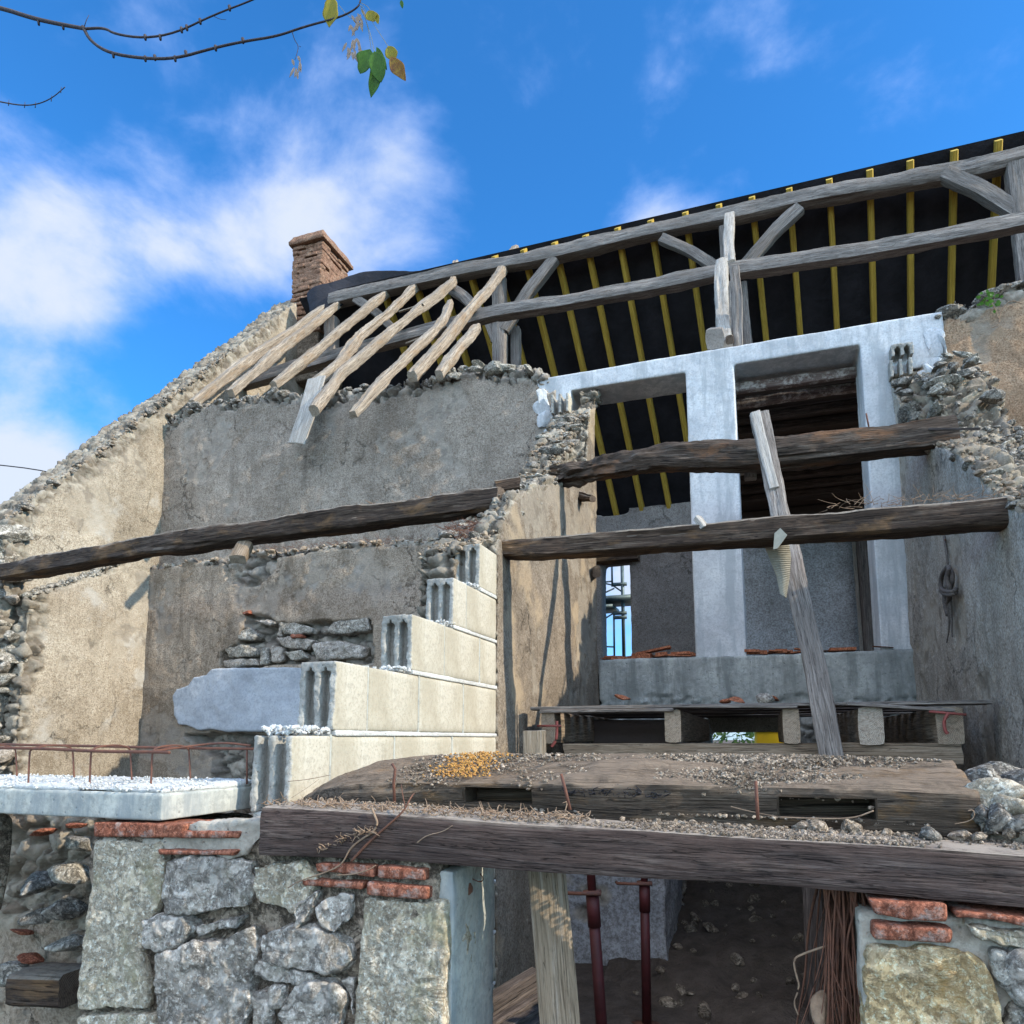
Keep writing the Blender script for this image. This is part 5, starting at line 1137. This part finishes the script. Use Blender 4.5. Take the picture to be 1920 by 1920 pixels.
# ------------------------------------------------------------------ front timbers
bt = [(497, 1511, 1604), (700, 1523, 1612), (960, 1543, 1634), (1200, 1557, 1650), (1400, 1572, 1661), (1500, 1578, 1668), (1700, 1588, 1686), (1920, 1603, 1708), (2200, 1625, 1735), (2500, 1650, 1760)]
cz = [(AV(x, t, VN)+AV(x, b, VN))/2 for x, t, b in bt]; hh = [AV(x, t, VN)[2]-AV(x, b, VN)[2] for x, t, b in bt]
h0 = float(np.mean(hh)); cl = [c+np.array([0, .11, 0]) for c in cz]
cu = [c[0] for c in cl]; tp = list(np.interp(np.linspace(cu[0], cu[-1], 8), cu, [h/h0 for h in hh]))
ft = tim('front_timber', cl, .22, h0, 'wbeam', 401, 'nearest dark square timber resting on both stone piers', 'timber', seg=.012, amp=.005, wob=.0, sharp=.075, taper=tp, nr=9, endrough=.008)
b0 = np.array([.0, 2.13, 0])
rp = [AV(x, y, 2.13) for x, y in [(590, 1502), (640, 1490), (700, 1484), (800, 1482), (1000, 1484), (1200, 1488), (1400, 1492), (1600, 1499), (1810, 1510)]]
rt = beam('rear_timber', rp, .27, .155, M['wrot'], None, 402, .022, .0, seg=.012, nr=10, sharp=.11, taper=[.45, .95, 1.05, .95, 1, 1.02, 1, 1, 1, 1, .98], endrough=.01, shear=.30)
props(rt, 'decayed mortised timber covered in crumbs, lying behind the nearest timber', 'timber')
def cut(o, boxes):
    cm = fixn(mesh(*join_me(boxes))); c = bpy.data.objects.new('cutter', cm); COL.objects.link(c)
    m = o.modifiers.new('b', 'BOOLEAN'); m.object = c; m.operation = 'DIFFERENCE'; m.solver = 'EXACT'
    fixn(o.data); bpy.context.view_layer.update(); dg = bpy.context.evaluated_depsgraph_get(); r = bpy.data.meshes.new_from_object(o.evaluated_get(dg)); o.modifiers.clear(); o.data = r
    bpy.data.objects.remove(c)
def mort(x0, x1, y0, y1): a = AV(x0, y1, 1.99); b = AV(x1, y0, 1.99); return boxp(a[0], b[0], 1.90, 2.10, a[2], b[2])
cut(rt, [mort(868, 994, 1479, 1506), mort(1462, 1640, 1498, 1532)])
# crumbs and grit on the two timbers
def ztop1(u): return np.interp(u, [c[0] for c in cl], [AV(x, t, VN)[2] for x, t, b in bt])
def ztop2(u, v):
    zc_ = np.interp(u, [c[0] for c in rp], [c[2] for c in rp]); s_ = abs((v-2.13)/.135); return zc_+.0775*(1-min(s_, 1)**8)**(1/8.)-.30*(2.13-v)+.002
random.seed(11); r = np.random.default_rng(11); P1 = []; S1 = []
while len(P1) < 13000:
    u = r.uniform(-1.36, .75); v = r.uniform(1.77, 2.27)
    dens = (.25+.75*sstep(-.9, .2, u))*(.55+.9*vnoise([[u*5, v*9, 1]], 4)[0]); 
    if v < 1.99 and r.random() < .62: continue
    if r.random() > dens: continue
    if v < 1.985: z = ztop1(u)+.001
    elif u < .43 and u > -1.1 and r.random() < .95: z = ztop2(u, v)-.003
    else: continue
    P1.append((u, v, z+.001)); S1.append(.0019*(5.5 if v > 1.9 and v < 2.0 else 4.)**(r.random()**2.6))
scatter('timber_grit', P1, S1, M['gravel'], None, 500, 'stuff', 1, .8); props(bpy.data.objects['timber_grit'], 'crumbled mortar and wood dust strewn over the two front timbers', 'debris')
for i, (x, y, v, s, m) in enumerate([(1512, 1512, 1.97, .028, 'gravel'), (1530, 1520, 1.96, .026, 'gravel'), (1588, 1522, 1.97, .026, 'gravel'), (1600, 1530, 1.95, .018, 'gravel'), (1740, 1545, 1.92, .026, 'rubd'), (1795, 1555, 1.93, .022, 'gravel'), (1658, 1538, 1.95, .012, 'gravel'), (1085, 1516, 1.96, .007, 'ruby'), (1700, 1550, 1.92, .010, 'gravel')]):
    c = AV(x, y, v); o = rock('mortar_lump', (c[0], c[1], ztop1(c[0])+s*.35), (s*1.2, s, s*.8), M[m], None, 560+i, 3)
    props(o, ['biggest mortar lump, in front of the right mortise slot', 'mortar lump touching the biggest one on its right', 'brown mortar lump in the middle of the right mortise slot', 'small mortar lump right of the middle one at the slot', 'flat grey stone on the nearest timber below the rear timber end', 'round mortar lump at the foot of the right rubble', 'tiny mortar lump just right of the right mortise slot', 'tiny white pebble near the middle iron rod', 'tiny mortar lump left of the flat grey stone'][i], 'lump')
pr = []; sr_ = []
while len(pr) < 900:
    t_ = r.normal(); u = AV(885, 1440, 2.15)[0]+t_*.045; v = r.uniform(2.02, 2.25)
    pr.append((u, v, ztop2(u, v)+.001+r.uniform(0, .006))); sr_.append(.0018*3**(r.random()**2))
M['rot'] = m_plain('orange_wood_rot', (.50, .27, .07), (.30, .14, .045), 60, .95)
scatter('wood_rot', pr, sr_, M['rot'], None, 560, 'stuff', 1, .8); props(bpy.data.objects['wood_rot'], 'patch of orange crumbled wood rot on the decayed timber', 'wood rot')
# rubble at the right end
rr_ = thing('rubble_pile', (.75, 2.2, 1.36), 'heap of stones and earth at the right end of the front timbers', 'rubble'); r = np.random.default_rng(21); random.seed(21)
masonry('earth_fill', [boxp(.44, 1.3, 1.96, 2.9, 1.1, 1.42)], M['earth'], rr_, vox=.012, amp=.02, big=.04, exfn=lambda P, N: np.ones(len(P))*(vnoise(P*6, 3) > 0), st_sc=14, st_amp=.03, seed=161)
for i, (x, y, v, s) in enumerate([(1855, 1500, 2.02, .055), (1845, 1470, 2.12, .045), (1900, 1520, 2.0, .045), (1870, 1535, 1.98, .04), (1915, 1480, 2.15, .05), (1890, 1455, 2.4, .05), (1840, 1530, 1.99, .03), (1950, 1500, 2.1, .06), (1835, 1448, 2.4, .03), (1910, 1545, 1.95, .03), (1960, 1540, 2.0, .05)]):
    rock('stone', AV(x, y, v), (s*1.25, s, s*.8), M['lime'] if i in (0, 2) else M['rubd'], rr_, 600+i, 4)
pts = []; sz = []
for i in range(900):
    u, v = r.uniform(.42, 1.1), r.uniform(1.9, 2.7); pts.append((u, v, 1.42+.02*vnoise([[u*8, v*8, 0]])[0]-(.03 if v < 1.97 else 0))); sz.append(.004*(5**(r.random()**2)))
scatter('earth_crumbs', pts, sz, M['gravel'], rr_, 700, 'stuff', 1)
# iron rods, roots and twigs on the front timbers
for i, (p, lab) in enumerate([([(740, 1505, 1.94), (738, 1470, 1.93), (741, 1442, 1.92), (735, 1432, 1.92)], 'rusty bent iron rod, leftmost of three on the nearest timber'), ([(1069, 1519, 1.9), (1060, 1480, 1.9), (1052, 1451, 1.9)], 'tilted rusty iron rod, middle of three on the nearest timber'), ([(1421, 1537, 1.9), (1419, 1500, 1.9), (1417, 1464, 1.9)], 'upright rusty iron rod, rightmost of three on the nearest timber')]):
    props(link('iron_rod', mesh(*tube([AV(*q) for q in p], .0045, 7, .004)), M['rust']), lab, 'iron rod')
def twig(p, lab, r0=.003, r1=.0012, m='root', extra=()):
    T = [tube(smooth_path([AV(*q) for q in p], 2), r0, 6, r1)]+[tube(smooth_path([AV(*q) for q in e], 1), r0*.5, 5, r1*.5) for e in extra]
    o = tubes('dry_root', T, M[m]); props(o, lab, 'root')
twig([(658, 1615, 1.735), (690, 1580, 1.735), (730, 1545, 1.735), (758, 1520, 1.74), (770, 1495, 1.76), (776, 1488, 1.8)], 'long straight brown stick crossing the left end of the nearest timber', .0035, .002, 'rootr', [[(760, 1515, 1.74), (755, 1490, 1.76), (752, 1470, 1.8)]])
twig([(697, 1515, 1.74), (703, 1530, 1.735), (709, 1545, 1.735), (698, 1562, 1.735), (675, 1575, 1.735), (655, 1592, 1.735), (645, 1615, 1.735), (628, 1630, 1.735), (560, 1652, 1.735), (540, 1665, 1.735)], 'pale crooked root hanging over the left end of the nearest timber', .0035, .0015, 'root', [[(675, 1575, 1.735), (668, 1566, 1.72), (660, 1580, 1.72)], [(690, 1565, 1.735), (700, 1560, 1.72), (712, 1568, 1.72)]])
twig([(782, 1580, 1.735), (800, 1566, 1.735), (830, 1560, 1.735), (848, 1548, 1.735)], 'short pale root lying on the face of the nearest timber', .0018, .001)
twig([(632, 1641, 1.74), (660, 1640, 1.735), (690, 1632, 1.735), (705, 1622, 1.74)], 'thin root curling across the bricks of the left pier', .002, .001)
twig([(540, 1465, 1.95), (575, 1462, 1.95), (620, 1453, 1.95)], 'thin straw crossing in front of the lowest concrete block', .0012, .0008, 'root', [[(545, 1497, 1.95), (575, 1478, 1.95), (598, 1461, 1.95)]])
twig([(1460, 1532, 1.88), (1530, 1535, 1.87), (1600, 1535, 1.86), (1638, 1520, 1.86)], 'long pale straw lying before the right mortise slot', .0016, .002)
twig([(1370, 1512, 1.93), (1395, 1519, 1.92), (1440, 1528, 1.9), (1470, 1534, 1.89)], 'pale straw lying beside the rightmost iron rod', .0014, .001)
twig([(1815, 1520, 1.93), (1825, 1518, 1.93), (1828, 1530, 1.93), (1818, 1540, 1.93), (1790, 1545, 1.93)], 'curled pale root at the foot of the right rubble', .0014, .001)
twig([(868, 1622, 1.9), (880, 1645, 1.9), (900, 1655, 1.9), (908, 1648, 1.9), (900, 1638, 1.9)], 'dark looped root hanging under the nearest timber by the left pier', .002, .0012, 'rust')
fibres('root_hairs', AV(500, 1508, 1.82), AV(1100, 1540, 1.82), 300, .04, 'root', 'matted fine root hairs on top of the nearest timber', 'root hairs', 41, .06)
fibres('root_hairs', AV(600, 1600, 1.735), AV(700, 1560, 1.735), 60, .03, 'root', 'tuft of root hairs clinging to the face of the nearest timber', 'root hairs', 42, .004)
fibres('root_hairs', AV(1060, 1490, 1.99), AV(1250, 1495, 1.99), 160, .03, 'wire', 'dark matted moss on the face of the decayed timber', 'moss', 43, .006)
o = rock('dry_leaf', AV(880, 1665, 1.88), (.02, .006, .022), M['rootr'], None, 77, 3); props(o, 'curled brown dry leaf hanging under the nearest timber by the left pier', 'leaf')
o = rock('dry_leaf', AV(1538, 1890, 1.84), (.022, .01, .04), M['root'], None, 78, 3); props(o, 'pale brown curled leaf caught at the foot of the hanging roots', 'leaf')
tim('board_offcut', [AV(1003, 1430, 2.7), AV(1002, 1372, 2.7)], .09, .022, 'wplank', 410, 'sawn light board offcut standing behind the decayed timber', 'offcut', up=(.25, -1, 0), amp=.002, sharp=.08)
tim('leaning_board', [AV(1024, 1630, 2.05), AV(1036, 1760, 2.0), AV(1050, 1925, 1.94), AV(1062, 2060, 1.9)], .105, .055, 'wplank', 411, 'light brown board standing askew under the nearest timber', 'board', up=(.35, -1, 0), amp=.002, sharp=.07, seg=.02)
tim('white_batten', [AV(874, 1636, 2.12), AV(872, 1925, 2.08)], .022, .03, 'wpale', 412, 'narrow cream batten standing against the left pier', 'batten', up=(0, -1, 0), amp=.001, sharp=.08)
for i, (a, b) in enumerate([((885, 1895), (1005, 1822)), ((900, 1915), (1010, 1850)), ((925, 1925), (1015, 1872)), ((950, 1935), (1020, 1890))]):
    tim('stacked_panel', [AV(*a, 2.35-.02*i)+[0, 0, -.03], AV(*b, 2.75-.02*i)+[0, 0, -.03]], .05, .09 if i == 0 else .03, 'wdk2', 420+i, ['uppermost brown panel of the slanting stack under the timber', 'second panel of the slanting stack under the timber', 'third panel of the slanting stack under the timber', 'lowest panel of the slanting stack under the timber'][i], 'panel', 'slanting panel stack', amp=.002, up=(0, -.3, 1))

# ================================================================== PLANTS, WIRES, BRANCHES
VB = 3.0
def branch():
    t = thing('tree_branch', AV(-160, 0, VB), 'long dark forked twig with a few autumn leaves crossing the sky', 'branch')
    a = lambda x, y, v=VB: AV(x, y, v)
    T = [tube(smooth_path([a(-420, -110), a(-120, -10), a(0, 14), a(60, 34), a(110, 45), a(160, 54)], 2), .016, 8, .0105),
         tube(smooth_path([a(160, 54), a(196, 52), a(215, 64), a(270, 72), a(330, 62), a(400, 28), a(475, 0), a(560, -40)], 2), .0085, 8, .004),
         tube(smooth_path([a(155, 50), a(170, 78), a(205, 100), a(270, 110), a(330, 110), a(400, 90), a(460, 77), a(520, 68), a(570, 50), a(640, 32), a(672, 14), a(676, 0), a(685, -30)], 2), .0105, 8, .0035),
         tube([a(158, 50), a(162, 38), a(167, 28)], .003, 5, .0015), tube(smooth_path([a(400, 30), a(412, 36), a(424, 37)], 1), .002, 5, .001)]
    for x, y in [(72, 42), (118, 50), (212, 103), (272, 110), (290, 108), (328, 110), (348, 100), (404, 90), (455, 76), (272, 70), (300, 70), (340, 56), (375, 40), (430, 15), (350, 52)]:
        T.append(tube([a(x, y-4), a(x+1, y+5)], .012*.8, 6, .007))
    tubes('twig', T, M['bark'], t)
    tubes('side_twig', [tube(smooth_path([a(548, 60), a(552, 75), a(560, 86), a(557, 100), a(553, 112)], 2), .0025, 5, .0015), tube([a(560, 86), a(564, 88)], .0015, 4)], M['bark'], t)
    def leaf(cx, cy, L, wd, ang, mat, lob=.0, curl=.1, v=VB, nm='leaf', seed=0):
        n = 9; V = []; Fc = []; A = math.radians(ang); k = .00235   # metres per photo pixel at this depth
        for i in range(n):
            s = i/(n-1); w = wd*(math.sin(PI*min(1, s*1.0)**.75)**.8)*(1+lob*math.sin(s*11+seed)); w = max(w, .5)
            for j in (-1, -.5, 0, .5, 1):
                x = s*L; y = j*w*.5; dep = curl*(abs(j)**1.5*w*.5-(s-.5)**2*L*.5)
                V.append((x, y, dep))
        R = []
        for x, y, d in V:
            px = cx+x*math.cos(A)-y*math.sin(A); py = cy+x*math.sin(A)+y*math.cos(A); R.append(a(px, py, v-d*k))
        for i in range(n-1):
            for j in range(4): q_ = i*5+j; Fc.append([q_, q_+1, q_+6, q_+5])
        me = evalmesh(mesh(R, Fc), [('SUBSURF', dict(levels=1, render_levels=1)), ('SOLIDIFY', dict(thickness=.0008))]); link(nm, me, M[mat], t)
    leaf(622, -6, 58, 30, 95, 'leafy', .18, .3, seed=1); leaf(690, 20, 24, 22, 60, 'leafy', .1, .4, seed=2); leaf(703, 22, 24, 11, 75, 'leafy', .1, .4, seed=3)
    leaf(694, 92, 50, 36, 112, 'leafg', .22, .3, seed=4); leaf(702, 96, 60, 34, 78, 'leafg', .10, .4, v=2.98, seed=5); leaf(712, 105, 80, 26, 102, 'leafg', .12, .4, seed=6); leaf(706, 88, 48, 12, 66, 'leafg', .05, .3, v=3.02, seed=7)
    leaf(728, 86, 32, 24, 68, 'leafy', .1, .4, seed=8); leaf(732, 106, 54, 26, 58, 'leafb', .12, .4, v=2.98, seed=9); leaf(752, 0, 16, 7, 80, 'leafg', 0, .2, seed=10)
    tubes('leaf_stalk', [tube(smooth_path([a(*p) for p in q_], 2), .0011, 5) for q_ in ([(676, 10), (690, 50), (696, 92)], [(676, 12), (694, 60), (702, 96)], [(678, 10), (710, 60), (730, 90), (733, 106)], [(636, 10), (650, 28), (668, 42)], [(676, 5), (690, 12), (694, 20)])], M['leafy'], t)
    r = np.random.default_rng(5); n = 0
    for cx, cy, k in [(668, 32, 13), (660, 82, 12), (668, 100, 4), (553, 120, 7)]:
        for i in range(k): leaf(cx+r.uniform(-10, 12), cy+r.uniform(-16, 16), r.uniform(13, 24), 5, r.uniform(60, 120), 'dryl', 0, .3, nm='seed_wing', seed=i)
    t2 = thing('bare_twig', a(-40, 190), 'short bare twig curving up at the left edge of the sky', 'branch')
    T = [tube(smooth_path([a(-200, 130), a(-60, 178), a(0, 191), a(40, 198), a(70, 196), a(98, 184), a(122, 163)], 2), .0055, 7, .0025)]
    for x, y in [(16, 194), (46, 198), (66, 198), (96, 186), (114, 170)]: T.append(tube([a(x, y+4), a(x+1, y-7)], .003, 5, .0015))
    tubes('twig', T, M['bark'], t2)
branch()
props(link('power_cable', mesh(*tube(smooth_path([AV(-500, 812, 18), AV(-100, 862, 19), AV(0, 872, 19.5), AV(60, 879, 20), AV(115, 890, 20.5), AV(300, 915, 22)], 1), .022, 6)), M['wire']), 'black overhead cable crossing the sky behind the gable wall', 'cable')
# green sprout on the earth wall top
def sprout():
    t = thing('green_sprout', AV(1872, 590, 6.8), 'small green sprout growing on top of the earth wall', 'plant'); r = np.random.default_rng(8)
    tubes('stem', [tube(smooth_path([AV(*p, 6.82) for p in q_], 2), .006, 5, .003) for q_ in ([(1872, 598), (1878, 580), (1895, 562), (1918, 570)], [(1872, 598), (1866, 580), (1858, 565)], [(1874, 600), (1872, 610), (1858, 615)], [(1860, 700), (1848, 760), (1853, 798), (1872, 800)], [(1866, 805), (1862, 780), (1884, 745)])], M['root'], t)
    V = []; Fc = []
    for i in range(26):
        c = AV(1858+r.normal()*11, 562+r.normal()*7, 6.72+r.uniform(-.05, .08)); d = r.normal(size=3); d[1] *= .4; d /= np.linalg.norm(d); e = np.cross(d, (0, 1, .3)); e /= np.linalg.norm(e); L = r.uniform(.03, .055)
        n = len(V); V += [c, c+d*L*.5+e*L*.35, c+d*L, c+d*L*.5-e*L*.35, c+d*L*.5+[0, .008, 0]]; Fc += [[n, n+1, n+4], [n+1, n+2, n+4], [n+2, n+3, n+4], [n+3, n, n+4]]
    link('leaves', mesh(V, Fc), M['leafg'], t)
sprout()
